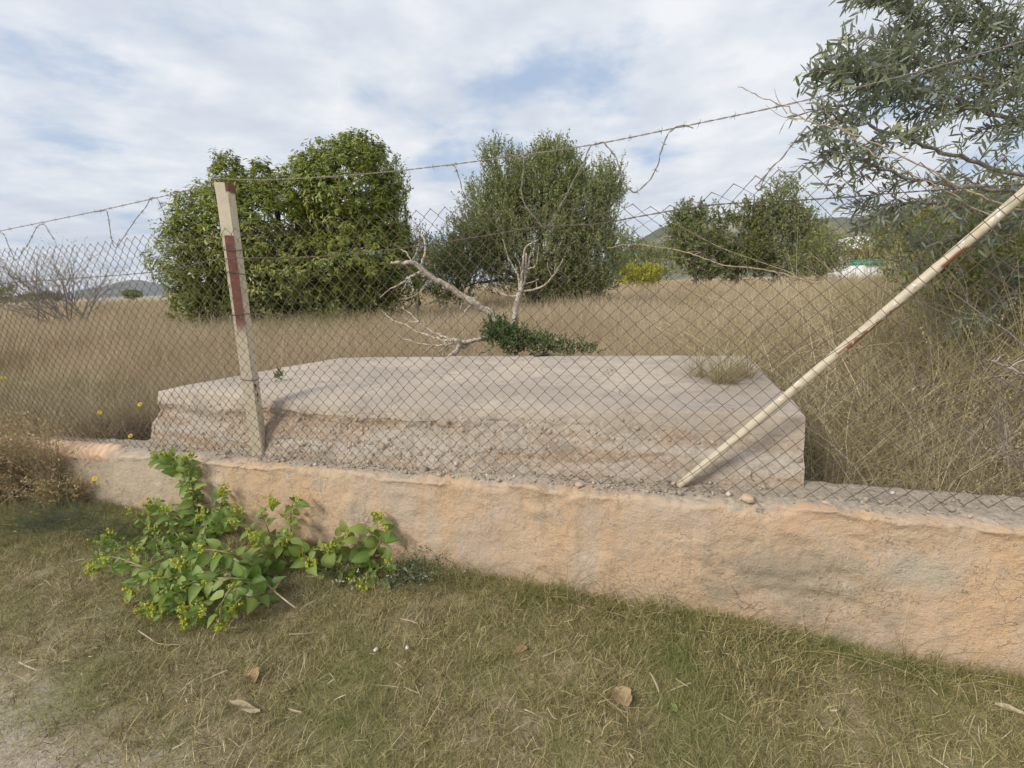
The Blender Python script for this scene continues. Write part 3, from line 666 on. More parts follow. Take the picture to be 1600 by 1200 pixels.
for f_ in ff[1:]:                                                # front face, top to foot
    Z_ = rows[len(tt) - 1][:, 2] * (1 - f_) + zfoot * f_
    foot_n = 0.215 - 0.10 * np.exp(-((u - 0.52) / 0.24) ** 2)        # spilled rubble bulges towards the wall edge
    N_ = nfront * (1 - f_) + foot_n * f_
    q = np.stack([sf, 0 * sf, Z_], -1)
    w = 0.16 * fbm(np.stack([sf * 1.1, 0 * sf, 0 * sf], -1), 4, 86); brk = np.clip(0.5 + 1.6 * fbm(np.stack([sf * 1.9, 0 * sf + f_ * 2, 0 * sf], -1), 3, 95), 0, 1)
    lip = (f_ + w) < 0.20
    band = np.clip(1 - np.abs((f_ + w * 2) - 0.34) / 0.15, 0, 1)      # recessed crumbled course under the lip
    mid2 = np.clip(1 - np.abs((f_ - w * 2) - 0.60) / 0.05, 0, 1)
    rub = np.clip(np.exp(-((u - 0.45) / 0.28) ** 2) + 0.25, 0, 1)
    left = np.clip((0.30 - u) / 0.1, 0, 1)
    right = np.clip((u - 0.72) / 0.1, 0, 1)
    N_ = N_ + band * (0.024 + 0.030 * left) * (1 - 0.7 * right) * (0.35 + 0.65 * brk) + mid2 * 0.006 * brk
    N_ = N_ - np.clip((f_ + w - 0.45) / 0.10, 0, 1) * 0.024 * (1 - 0.3 * right)
    amp = np.where(lip, 0.35, 0.5 + rub * 1.05) * (1 - 0.55 * right) * (1 - 0.4 * left)
    N_ = N_ + amp * (0.018 * fbm(q * np.array([6, 1, 10.0]), 4, 87) + 0.012 * fbm(q * 26, 3, 88))
    Z_ = Z_ + np.where(f_ < 0.97, amp * 0.006 * fbm(q * 22, 3, 89), 0)
    rows.append(np.stack([sf, N_, Z_], -1)); tints.append(np.clip(0.25 + 1.6 * f_ + 0.3 * rub, 0, 1) * np.where(lip, 0.5, 1) * (1 - 0.35 * right))
P = np.stack(rows); m_ = len(rows)
i = np.arange(m_ - 1)[:, None] * ns_ + np.arange(ns_ - 1)[None]
Q = np.stack([i, i + 1, i + ns_ + 1, i + ns_], -1).reshape(-1, 4)
V = P.reshape(-1, 3); tint = np.stack(tints).ravel()
# ends and back
ext = []; Qx = []
nb = len(V)
for colm in (0, ns_ - 1):
    e = P[:, colm].copy(); e2_ = e.copy(); e2_[:, 2] = 0.05
    ix = np.arange(m_) * ns_ + colm; base = nb + sum(len(a) for a in ext)
    ext.append(e2_); k = np.arange(m_ - 1); q4 = np.stack([ix[k], ix[k + 1], base + k + 1, base + k], -1)
    Qx.append(q4 if colm else q4[:, ::-1])
e2_ = P[0].copy(); e2_[:, 2] = 0.05; base = nb + sum(len(a) for a in ext); ext.append(e2_); k = np.arange(ns_ - 1)
Qx.append(np.stack([k, base + k, base + k + 1, k + 1], -1))
V = np.concatenate([V] + ext); tint = np.concatenate([tint, np.full(len(V) - len(tint), 0.6)])
link('slab_body', mesh_np('slab_body', V, [Q] + Qx, tint, True), slab_mat(), slab)
slabP = P

# rubble stones: loose along the ledge, and bedded in the broken face
ico = bpy.data.meshes.new('t')
import bmesh
bm = bmesh.new(); bmesh.ops.create_icosphere(bm, subdivisions=1, radius=1.0)
IV = np.array([v.co[:] for v in bm.verts]); IT = np.array([[v.index for v in f.verts] for f in bm.faces]); bm.free(); bpy.data.meshes.remove(ico)
def stones(g, pos, size, tint):
    N = len(pos)
    for q in range(N):
        sc_ = size[q] * rng.uniform(0.55, 1.15, 3)
        A = np.linalg.qr(rng.normal(size=(3, 3)))[0]
        v = (IV * (1 + rng.uniform(-0.25, 0.2, (len(IV), 1)))) * sc_ @ A
        g.add(v + pos[q], None, IT, tint[q])
g = Geo()
n_ = 1500
ls = np.concatenate([rng.normal(-0.35, 0.8, 1000), rng.uniform(-2.9, 1.9, 500)]); ls = ls[(ls > -3) & (ls < 1.95)]
ln = rng.uniform(0.03, 0.24, len(ls)); sz_ = np.clip(rng.lognormal(-5.35, 0.5, len(ls)), 0.0025, 0.017)
stones(g, np.stack([ls, ln, wall_surf(ls, ln) + sz_ * 0.3], -1), sz_, rng.uniform(0, 1, len(ls)))
rr = rng.integers(len(tt) + 6, m_ - 1, 1500); cc = np.clip(rng.normal(0.46, 0.22, 1500) * ns_, 4, ns_ - 4).astype(int)
sz_ = np.clip(rng.lognormal(-5.15, 0.55, 1500), 0.003, 0.022)
stones(g, P[rr, cc] + np.array([0, 0.002, 0]), sz_, rng.uniform(0.38, 0.97, 1500))
gr = link('gravel', g.mesh('gravel'), M['stone']); gr.matrix_world = wall_frame(); tag(gr, kind='stuff')
# bigger pieces that can be told apart
def big_stone(px, py, size, label, tint, seed, flat=0.6):
    b2 = bmesh.new(); bmesh.ops.create_icosphere(b2, subdivisions=3, radius=1.0)
    v = np.array([q.co[:] for q in b2.verts]); f = np.array([[w.index for w in q.verts] for q in b2.faces]); b2.free()
    v = v * (1 + 0.35 * fbm(v * 1.3, 3, seed)[:, None]) * size * np.array([1.0, 0.75, flat])
    zt = 0.62
    for _ in range(3):
        q = at_z(px, py, zt); sv = (q - WO) @ WV; zt = float(wall_surf(sv, 0)) + size * flat * 0.55
    o = tag(link('stone', mesh_np('stone', v, [f], np.full(len(v), tint), True), M['stone'], None, q), label, 'stone')
    o.rotation_euler = (0, 0, seed); return o
big_stone(1168, 779, 0.030, 'rounded orange stone on the wall edge right of the brace foot', 0.92, 5)
big_stone(905, 757, 0.020, 'small pale stone on the wall ledge between slab and orange render', 0.8, 9)
big_stone(352, 707, 0.022, 'flat grey stone on the wall top just left of the fence post', 0.5, 12, 0.5)
big_stone(1290, 785, 0.016, 'small buff stone on the bare ledge right of the slab end', 0.8, 15, 0.5)


# ------------------------------------------------------------------ fence post and brace
post = thing('fence_post', 'square cream steel post with a bare rust-red strip standing on the wall', 'post', SN(-1.838, 0.17, 0.46))
PH = 1.70; a = 0.038
axis = Vector(SN(-1.770, 0.165, 2.165) - SN(-1.838, 0.17, 0.46)); axis.normalize()
xx = Vector((math.cos(R(4)), math.sin(R(4)), 0)); xx = (xx - axis * xx.dot(axis)).normalized(); yy = axis.cross(xx)
Mx = Matrix((xx, yy, axis)).transposed().to_4x4(); Mx.translation = post.location; post.matrix_world = Mx
bm = bmesh.new()
r_ = bmesh.ops.create_cube(bm, size=1.0)
for v in bm.verts: v.co = Vector((v.co.x * 2 * a, v.co.y * 2 * a, (v.co.z + 0.5) * PH))
topf = [f for f in bm.faces if f.normal.z > 0.9][0]
ins = bmesh.ops.inset_region(bm, faces=[topf], thickness=0.005)
for v in topf.verts: v.co.z -= 0.12
bmesh.ops.bevel(bm, geom=[e for e in bm.edges if abs((e.verts[0].co - e.verts[1].co).z) > 1.0], offset=0.007, segments=3, affect='EDGES')
me = bpy.data.meshes.new('post_tube'); bm.to_mesh(me); bm.free()
link('post_tube', me, paint_mat('cream_post_paint', 'post'), post)
# wire lashings on the post
for zz in (1.335, 1.20, 0.95, 0.55):
    g = Geo(); k = np.linspace(0, 2 * math.pi, 25)
    rr_ = a + 0.0035; sq = np.stack([np.clip(np.cos(k) * 1.35, -1, 1) * rr_, np.clip(np.sin(k) * 1.35, -1, 1) * rr_, zz + 0.008 * np.sin(k + zz * 9)], -1)
    tube(g, sq, 0.0022, 5)
    link('lashing', g.mesh('lashing', True), M['wire'], post)

brace = thing('brace_pole', 'round cream pole with rusty patches leaning diagonally across the fence', 'pole', SN(0.742, 0.150, 0.575))
b0 = SN(0.742, 0.150, 0.575); b1 = SN(1.806, 0.150, 1.781)
bz = Vector(b1 - b0).normalized(); by = Vector(NV); bx = by.cross(bz).normalized(); by = bz.cross(bx)
Mx = Matrix((bx, by, bz)).transposed().to_4x4(); Mx.translation = b0; brace.matrix_world = Mx
g = Geo(); Lb = 2.15
tube(g, np.stack([0.004 * np.sin(np.linspace(0, 5, 30)), np.zeros(30), np.linspace(0, Lb, 30)], -1), 0.0175, 20)
link('pole_tube', g.mesh('pole_tube', True), paint_mat('cream_pole_paint', 'brace'), brace)
g = Geo()                                                          # squashed welded foot
tube(g, np.array([[0, 0, -0.015], [0, 0, 0.012], [0, 0, 0.03]]), [0.022, 0.020, 0.016], 12)
link('foot_collar', g.mesh('foot_collar'), M['wire'], brace)

# ------------------------------------------------------------------ chain-link fence, wire by wire
fence = thing('chain_link_fence', 'sagging rusty chain-link mesh hung along the wall top', 'fence', SN(-1.5, 0.10, 0.5))
floc = np.array(fence.location)
def warp(sv, zv):
    q = np.stack([sv * 1.1, zv * 1.4, 0 * sv], -1)
    h = np.clip((zv - 0.6) / 1.3, 0, 1)
    ds = 0.026 * fbm(q, 3, 90) + 0.014 * fbm(q * 3, 2, 91)
    dz = 0.026 * fbm(q + 7, 3, 92) + 0.010 * fbm(q * 3 + 5, 2, 94) - h ** 3 * (0.085 * np.exp(-((sv - 0.66) / 0.22) ** 2) + 0.03 * np.exp(-((sv + 3.0) / 0.5) ** 2)) + h ** 3 * 0.02 * np.exp(-((sv - 1.1) / 0.2) ** 2)
    dn = 0.018 * fbm(q * 0.8, 3, 93) - 0.004
    return ds, dz, np.clip(dn, -0.03, 0.004)
PW, PHT = 0.0365, 0.0347
for k in range(int((2.9 + 5.6) / PW)):
    s0 = -5.6 + k * PW
    zb = float(wall_top(s0)) + 0.02; nz_ = int(round((1.905 - zb) / PHT)); nz_ += nz_ % 2      # odd/even keeps the top points aligned
    j = np.arange(nz_ + 1); zz = 1.905 - j[::-1] * PHT
    side = ((j[::-1] + (k % 2)) % 2)
    sv = s0 + side * (PW + 0.0024) - 0.0012
    if k % 2 == 0: zz = zz
    nn = 0.095 + np.where(side == 1, 0.003, -0.003)
    # split every leg so that the loops round off and the wires bend
    ds, dz, dn = warp(sv, zz)
    Pp = SNa(sv + ds, nn + dn, zz + dz)
    g = Geo(); tube(g, Pp - floc, 0.0019, 3, cap=False)
    link('wire', g.mesh('wire', True), M['wire'], fence)
def wire_path(pix, n, k=8, jit=0.0):
    P = smooth_path(np.array([at_n(x, y, n) for x, y in pix]), k)
    if jit: P = P + jit * np.stack([fbm(np.stack([np.arange(len(P)) * 0.35, np.zeros(len(P)) + c, np.zeros(len(P))], -1), 2, 5 + c) for c in range(3)], -1)
    return P
def resample(P, step):
    d = np.concatenate([[0], np.cumsum(np.linalg.norm(np.diff(P, axis=0), axis=1))]); n = max(3, int(d[-1] / step))
    t = np.linspace(0, d[-1], n); return np.stack([np.interp(t, d, P[:, c]) for c in range(3)], -1)
barb_meshes = []
for q in range(3):
    g = Geo()
    k = np.linspace(0, 4 * math.pi, 12); tube(g, np.stack([np.linspace(-0.007, 0.007, 12), np.cos(k) * 0.0042, np.sin(k) * 0.0042], -1), 0.0016, 4)
    for sg in (1, -1):
        e = rng.normal(0, 0.005, 3)
        tube(g, np.array([[0.005 * sg, 0.003, 0], [0.007 * sg + e[0], 0.012, 0.010 * sg], [0.010 * sg + e[1], 0.016 + e[2], 0.020 * sg]]), [0.0016, 0.0015, 0.0006], 4)
        tube(g, np.array([[0.002 * sg, -0.003, 0], [0.001 * sg + e[2], -0.013, 0.008 * -sg], [e[0], -0.018, 0.019 * -sg]]), [0.0016, 0.0015, 0.0006], 4)
    me = g.mesh('barb', True); me.materials.append(M['barb']); barb_meshes.append(me)
def barbed(P, root, spacing, r=0.0017, mat=None, name='strand'):
    Q = resample(P, 0.012); ph = np.arange(len(Q)) * 0.8
    tg = unit(np.gradient(Q, axis=0)); a_ = unit(np.cross(tg, [0.1, 0.2, 1.0])); b_ = np.cross(tg, a_)
    loc = np.array(root.location)
    for o_ in (0, math.pi):
        g = Geo(); tube(g, Q + 0.0018 * (np.cos(ph + o_)[:, None] * a_ + np.sin(ph + o_)[:, None] * b_) - loc, r * 0.8, 4)
        link(name, g.mesh(name, True), mat or M['barb'], root)
    d = np.arange(len(Q)) * 0.012; t = spacing * rng.uniform(0.3, 0.8)
    while t < d[-1]:
        i_ = int(t / 0.012); x_ = Vector(tg[min(i_, len(Q) - 1)])
        o = link('barb', barb_meshes[int(rng.integers(3))], None, root)
        rot = x_.to_track_quat('X', 'Z').to_matrix() @ Matrix.Rotation(rng.uniform(0, 6.28), 3, 'X')
        o.matrix_local = Matrix.Translation(Vector(Q[min(i_, len(Q) - 1)] - loc)) @ rot.to_4x4() @ Matrix.Scale(0.62, 4)
        t += spacing * rng.uniform(0.85, 1.15)
# tension wire half-way up the mesh, a part of the fence
P = wire_path([(-260, 462), (0, 443), (240, 425), (342, 405), (480, 402), (640, 386), (760, 368), (840, 355), (930, 350), (1000, 338), (1070, 326), (1140, 318), (1280, 311), (1420, 300), (1640, 285)], 0.083, 10)
barbed(P, fence, 0.17, 0.0017, M['wire'], 'tension_wire')
# the upper barbed wire
bw = thing('barbed_wire', 'taut barbed wire stretched over the post top against the sky', 'barbed wire', at_n(330, 282, 0.12))
P = wire_path([(-320, 425), (-150, 394), (0, 361), (160, 328), (310, 293), (336, 279)], 0.13, 8)
barbed(P, bw, 0.13)
P = wire_path([(336, 279), (400, 281), (500, 277), (620, 267), (760, 250), (920, 227), (1065, 198), (1240, 161), (1420, 116), (1600, 64), (1720, 26)], 0.12, 8)
barbed(P, bw, 0.13)
# slack barbed wire looping between the upper wire and the mesh, one run each
runs = [
    ('slack barbed wire zigzagging between upper wire and mesh at the far left', [(-70, 408), (-20, 372), (2, 364), (10, 376), (17, 392), (24, 406), (34, 396), (46, 376), (58, 354), (68, 350), (76, 360), (84, 374)]),
    ('slack barbed wire zigzagging down to the mesh left of the broadleaf tree', [(150, 331), (164, 329), (168, 336), (172, 362), (180, 387), (192, 372), (210, 346), (228, 322), (234, 311), (242, 308), (250, 316), (258, 338), (261, 354)]),
    ('short barbed wire end hanging from the upper wire between the two trees', [(698, 259), (708, 258), (714, 270), (720, 288), (728, 311)]),
    ('slack barbed wire drooping in front of the feathery tree', [(782, 246), (795, 242), (806, 245), (818, 240), (818, 262), (815, 300), (822, 322), (838, 344), (852, 356), (870, 330), (895, 285), (913, 252), (920, 232), (932, 225), (943, 222), (950, 232), (962, 244), (968, 268), (978, 290), (990, 300), (1004, 292), (1026, 264), (1032, 240), (1042, 214), (1054, 200), (1068, 197), (1084, 200)]),
    ('barbed wire tail slanting from the olive branches down to the mesh', [(1262, 196), (1246, 215), (1228, 238), (1210, 258), (1196, 274), (1188, 284), (1180, 292), (1186, 298), (1192, 285), (1200, 268)]),
]
for lb, px in runs:
    t_ = thing('barbed_wire', lb, 'barbed wire', at_n(px[0][0], px[0][1], 0.11), 'slack barbed wire runs')
    barbed(wire_path(px, 0.11, 6, 0.004), t_, 0.10, 0.0019)

# ------------------------------------------------------------------ trees and bushes
def px_blob(x, y, rx, ry, Y, depth=None):
    """an ellipsoid seen at pixel (x, y) with pixel radii, standing Y metres away"""
    c = at_y(x, y, Y); k = Y / FOC / Fw[1]
    return c, np.array([rx * k, (depth if depth else 0.5 * (rx + ry) * k * 0.8), ry * k])
def blob_points(blobs, n, shell=0.55, seed=0, gap=-0.20):
    """points through the outer part of a union of ellipsoids, ragged by noise, with their outward direction"""
    vol = np.array([b[1].prod() ** (2 / 3) for b in blobs]); pick = rng.choice(len(blobs), n, p=vol / vol.sum())
    C = np.array([b[0] for b in blobs])[pick]; Rr = np.array([b[1] for b in blobs])[pick]
    d = rdir(n); rad = shell + (1 - shell) * rng.uniform(0, 1, n) ** 0.6
    rad = rad * (1 + 0.38 * fbm(C * 0.7 + d * 3.6, 4, seed + 3, 0.6))
    P = C + d * Rr * rad[:, None]
    hole = fbm(P * (2.2 / np.median(Rr)), 3, seed + 40)
    # drop what is buried deep inside another ellipsoid
    keep = hole > gap
    for c, r in blobs:
        q = np.linalg.norm((P - c) / r, axis=1); keep &= q > shell * 0.8
    return P[keep], unit(d / Rr)[keep]
def limbs(g, base, targets, r0, jit=0.25, bend=0.3):
    base = np.asarray(base, float)
    for t in targets:
        t = np.asarray(t, float); k = np.linspace(0, 1, 7)[:, None]
        P = base + (t - base) * k; P[:, 2] += bend * np.sin(k[:, 0] * math.pi) * 0.5
        L = np.linalg.norm(t - base)
        P[1:-1] += rng.normal(0, jit * L * 0.05, (5, 3))
        tube(g, P, r0 * np.linspace(1, 0.18, 7), 6)
def drooping_clusters(g, P, out, leaves, size, tmpl):
    """rosettes of drooping leaves at shoot ends"""
    n = len(P); up = unit(out * 0.7 + np.array([0, 0, 0.75])); tt_ = rng.uniform(0, 1, n)
    for k in range(leaves):
        az = rdir(n); lat = unit(az - (az * up).sum(1, keepdims=True) * up)
        lift = rng.uniform(-0.35, 0.55, (n, 1))
        d = lat + up * lift
        pos = P + up * rng.uniform(-0.06, 0.08, (n, 1)) * size / 0.13
        scatter_leaves(g, tmpl, pos, d, up + rng.normal(0, 0.25, (n, 3)), size * rng.uniform(0.7, 1.25, n), np.clip(tt_ * 0.45 + rng.uniform(0, 0.55, n), 0, 1))
def shoot_clusters(g, P, out, leaves, size, length, tmpl, upw=0.9):
    """upright leafy shoots"""
    n = len(P); ax = unit(out * 0.6 + np.array([0, 0, upw]) + rng.normal(0, 0.35, (n, 3))); tt_ = rng.uniform(0, 1, n); L = length * rng.uniform(0.5, 1.3, (n, 1))
    for k in range(leaves):
        u_ = (k + rng.uniform(0, 1, (n, 1))) / leaves
        lat = rdir(n); d = ax * rng.uniform(0.4, 1.1, (n, 1)) + lat * 0.8
        scatter_leaves(g, tmpl, P + ax * L * u_, d, ax + rng.normal(0, 0.5, (n, 3)), size * rng.uniform(0.6, 1.3, n), np.clip(tt_ * 0.5 + rng.uniform(0, 0.5, n), 0, 1))
LF_DROOP = leaf_strip(0.30, 0.38, (0, 0.35, 0.72, 1))
LF_DIA = leaf_diamond(0.42, 0.08); LF_NAR = leaf_diamond(0.26, 0.06)

def tree(name, label, blobs, base, trunk_r, n, mode, mat, leaves, size, length=0.3, shell=0.5, cat='tree', group=None, limb_n=9, barkm=None, tmpl=None, upw=0.9, seed=0, gap=-0.20):
    base = np.asarray(base, float)
    t = thing(name, label, cat, base, group)
    g = Geo(); top = np.mean([b[0] for b in blobs], axis=0); fork = base + (top - base) * 0.35
    if trunk_r > 0.013:
        k = np.linspace(0, 1, 6)[:, None]; P = base + (fork - base) * k + rng.normal(0, trunk_r * 0.25, (6, 3)) * np.sin(k * 3.14)
        P[0, 2] -= 0.15
        tube(g, P, trunk_r * np.linspace(1.15, 0.75, 6), 8)
        tg_ = [b[0] + rdir(1)[0] * b[1] * 0.6 for b in blobs for _ in range(max(1, limb_n // len(blobs)))]
        limbs(g, fork, tg_, trunk_r * 0.6)
        g.part('trunk', barkm or M['bark'], t, True)
    g = Geo(); P, out = blob_points(blobs, n, shell, seed, gap)
    if mode == 'droop': drooping_clusters(g, P, out, leaves, size, tmpl or LF_DROOP)
    else: shoot_clusters(g, P, out, leaves, size, length, tmpl or LF_DIA, upw)
    g.part('crown', mat, t)
    return t

Y = 11.5
B = [px_blob(545, 302, 74, 74, Y, 1.3), px_blob(592, 340, 42, 70, Y), px_blob(470, 325, 66, 58, Y), px_blob(415, 362, 84, 80, Y, 1.6), px_blob(338, 365, 56, 72, Y, 1.3),
     px_blob(322, 420, 58, 66, Y, 1.3), px_blob(358, 285, 24, 42, Y, 0.5), px_blob(409, 282, 18, 30, Y, 0.4), px_blob(560, 235, 38, 26, Y, 0.6), px_blob(575, 400, 74, 60, Y, 1.4), px_blob(480, 420, 116, 62, Y, 1.5), px_blob(560, 455, 70, 48, Y), px_blob(400, 462, 80, 48, Y), px_blob(480, 470, 80, 44, Y),
     px_blob(308, 468, 40, 38, Y), px_blob(612, 385, 30, 40, Y), px_blob(495, 268, 38, 30, Y, 0.6)]
bz = at_y(455, 505, Y); bz[2] = field_z(bz[0], bz[1])
tree('broadleaf_tree', 'large dense green tree of drooping glossy leaves behind the fence post', B, bz, 0.20, 15500, 'droop', M['broad'], 8, 0.115, shell=0.55, seed=1, gap=-0.42)
# low skirt of the same thicket, greyer and looser
B = [px_blob(330, 495, 56, 32, 10.6), px_blob(540, 490, 90, 42, 10.8), px_blob(440, 495, 70, 36, 10.8), px_blob(610, 455, 40, 45, 11.0)]
bz = at_y(520, 520, 10.7); bz[2] = field_z(bz[0], bz[1])
tree('undergrowth_bush', 'low leafy undergrowth at the foot of the large broadleaf tree', B, bz, 0.05, 900, 'shoot', M['hedge'], 9, 0.10, 0.3, 0.3, 'bush', seed=2)
Y = 15.5
B = [px_blob(615, 305, 20, 48, Y, 0.8), px_blob(652, 398, 26, 34, Y, 0.8), px_blob(680, 415, 26, 32, Y, 0.8)]
bz = at_y(650, 480, Y); bz[2] = field_z(bz[0], bz[1])
tree('olive_tree', 'small grey-green olive tree between the broadleaf tree and the feathery tree', B, bz, 0.10, 900, 'shoot', M['darkleaf'], 10, 0.085, 0.35, 0.3, seed=3)
Y = 14.0
B = [px_blob(845, 305, 55, 55, Y, 1.2), px_blob(800, 292, 34, 40, Y, 0.8), px_blob(878, 280, 30, 36, Y, 0.8), px_blob(905, 335, 50, 56, Y, 1.2), px_blob(770, 350, 50, 55, Y, 1.2), px_blob(735, 402, 48, 46, Y, 1.2),
     px_blob(840, 390, 110, 75, Y, 1.8), px_blob(925, 410, 48, 62, Y, 1.2), px_blob(775, 254, 20, 22, Y, 0.4), px_blob(860, 252, 30, 20, Y, 0.5), px_blob(950, 300, 22, 36, Y, 0.5), px_blob(700, 440, 50, 40, Y), px_blob(880, 455, 70, 30, Y)]
bz = at_y(835, 480, Y); bz[2] = field_z(bz[0], bz[1])
tree('feathery_tree', 'big olive-green tree with upright feathery shoots in the middle of the field', B, bz, 0.16, 11000, 'shoot', M['lentisk'], 15, 0.075, 0.42, 0.30, upw=1.2, limb_n=13, seed=4, gap=-0.34)

def far_tree(label, blobs, Y, n, mat, size, group='trees across the far side of the field', name='evergreen_tree', mode='shoot', length=0.6, tr=0.15, cat='tree', base=None, seed=0, upw=0.9):
    c = blobs[0][0]; bx, by = c[0], c[1]
    return tree(name, label, blobs, (bx, by, float(field_z(bx, by))), tr, n, mode, mat, 8, size, length, 0.35, cat, group, seed=seed, upw=upw)
Y = 30
far_tree('rounded dark green tree left of its neighbours right of the feathery tree', [px_blob(1088, 375, 42, 44, Y), px_blob(1075, 345, 24, 20, Y), px_blob(1110, 410, 45, 30, Y)], Y, 1500, M['darkleaf'], 0.22, seed=5)
far_tree('lower spreading tree between the rounded tree and the tallest far tree', [px_blob(1155, 375, 40, 46, Y), px_blob(1165, 340, 22, 20, Y), px_blob(1150, 412, 50, 26, Y)], Y, 1400, M['hedge'], 0.20, seed=6)
far_tree('tallest pointed tree at the far edge of the field', [px_blob(1215, 375, 48, 55, Y), px_blob(1220, 320, 24, 34, Y), px_blob(1240, 352, 26, 26, Y), px_blob(1195, 345, 20, 22, Y), px_blob(1230, 412, 55, 26, Y)], Y, 1900, M['darkleaf'], 0.20, seed=7)
far_tree('hazy olive-toned tree right of the tallest far tree', [px_blob(1282, 395, 32, 32, Y + 4), px_blob(1262, 408, 30, 24, Y + 4), px_blob(1300, 412, 22, 20, Y + 4)], Y + 4, 900, M['lentisk'], 0.20, seed=8)
far_tree('dull olive shrub beside the feathery tree in front of the hillside', [px_blob(998, 408, 30, 30, 36), px_blob(975, 395, 22, 36, 36), px_blob(1030, 415, 34, 24, 36)], 36, 900, M['lentisk'], 0.2, name='olive_shrub', cat='shrub', seed=9)
far_tree('bright yellow-green bush low at the far edge of the dry field', [px_blob(1000, 436, 32, 11, 24), px_blob(985, 430, 14, 10, 24), px_blob(1018, 430, 14, 10, 24)], 24, 420, M['yellowleaf'], 0.15, name='yellow_bush', tr=0.04, cat='bush', length=0.35, seed=10)
for x_, h_, lb in ((1271, 346, 'left of two slim cypresses on the skyline'), (1284, 344, 'right of two slim cypresses on the skyline')):
    Yc = 70; far_tree(lb, [px_blob(x_, h_ + 28, 5.5, 28, Yc, 0.5)], Yc, 260, M['darkleaf'], 0.3, 'cypresses on the skyline', 'cypress_tree', length=0.9, tr=0.12, seed=11 + x_, upw=2.5)
far_tree('yellow-green hedge tree beyond the white building', [px_blob(1385, 380, 48, 36, 52), px_blob(1350, 395, 26, 22, 52), px_blob(1430, 375, 40, 40, 52), px_blob(1370, 355, 26, 20, 52)], 52, 1200, M['hedge'], 0.34, seed=12, length=0.8)
far_tree('dark leafy tree beyond the field at the right behind the olive branches', [px_blob(1470, 400, 60, 48, 20), px_blob(1440, 380, 40, 36, 20), px_blob(1520, 370, 60, 55, 20), px_blob(1600, 380, 60, 60, 20), px_blob(1430, 425, 40, 30, 20)], 20, 1800, M['hedge'], 0.17, seed=13)
far_tree('dark low bush at the far left edge of the field', [px_blob(8, 463, 26, 14, 42), px_blob(-22, 460, 24, 16, 42), px_blob(-60, 462, 30, 16, 42)], 42, 380, M['darkleaf'], 0.26, name='dark_bush', tr=0.05, cat='bush', seed=14)
for q, (x_, rx_, lb) in enumerate(((206, 13, 'small dark round bush on the horizon below the left hill'), (72, 30, 'long low bush on the horizon left of the bare shrub stem'))):
    far_tree(lb, [px_blob(x_, 468 - 0.03 * x_, rx_, 4.5, 60)], 60, 200, M['darkleaf'], 0.3, 'low bushes on the left horizon', 'horizon_bush', tr=0.04, cat='bush', seed=60 + q, length=0.4)

# bare twiggy shrub on the left
def twig_tree(g, base, d, L, r, depth, spread=0.5, up=0.25, nb=3, kink=0.10):
    k = 5; P = [np.asarray(base, float)]; dd = d.copy()
    for _ in range(k):
        dd = unit((dd + rng.normal(0, kink, 3) + np.array([0, 0, up * 0.1]))[None])[0]; P.append(P[-1] + dd * L / k)
    tube(g, P, np.linspace(r, r * 0.45, k + 1), 4 if depth < 3 else 6, cap=False)
    ends = [P[-1]]
    if depth > 0:
        for b in range(nb):
            i_ = int(rng.integers(2, k + 1)); nd = unit((dd + rng.normal(0, spread, 3) + np.array([0, 0, up]))[None])[0]
            ends += twig_tree(g, P[i_], nd, L * rng.uniform(0.55, 0.85), r * 0.5, depth - 1, spread, up, nb, kink)
    return ends
c = at_y(118, 480, 15); c[2] = field_z(c[0], c[1])
sh = thing('bare_shrub', 'leafless purple-grey twiggy shrub at the left of the field', 'shrub', c)
g = Geo(); ends = []
for q in range(11): ends += twig_tree(g, c + np.array([rng.normal(-0.3, 0.5), rng.normal(0, 0.3), 0]), unit(np.array([[rng.normal(-0.3, 0.6), rng.normal(0, 0.4), 1.0]]))[0], 1.25, 0.032, 3, 0.40, 0.22, 4)
g.part('branches', M['twig'], sh)
g = Geo(); E_ = np.array(ends); pickd = E_[rng.uniform(size=len(E_)) < 0.7]
for _ in range(2): scatter_leaves(g, LF_DIA, pickd + rng.normal(0, 0.05, pickd.shape), rdir(len(pickd)), rdir(len(pickd)), 0.07, rng.uniform(0, 1, len(pickd)))
g.part('withered_leaves', M['dryweed'], sh)

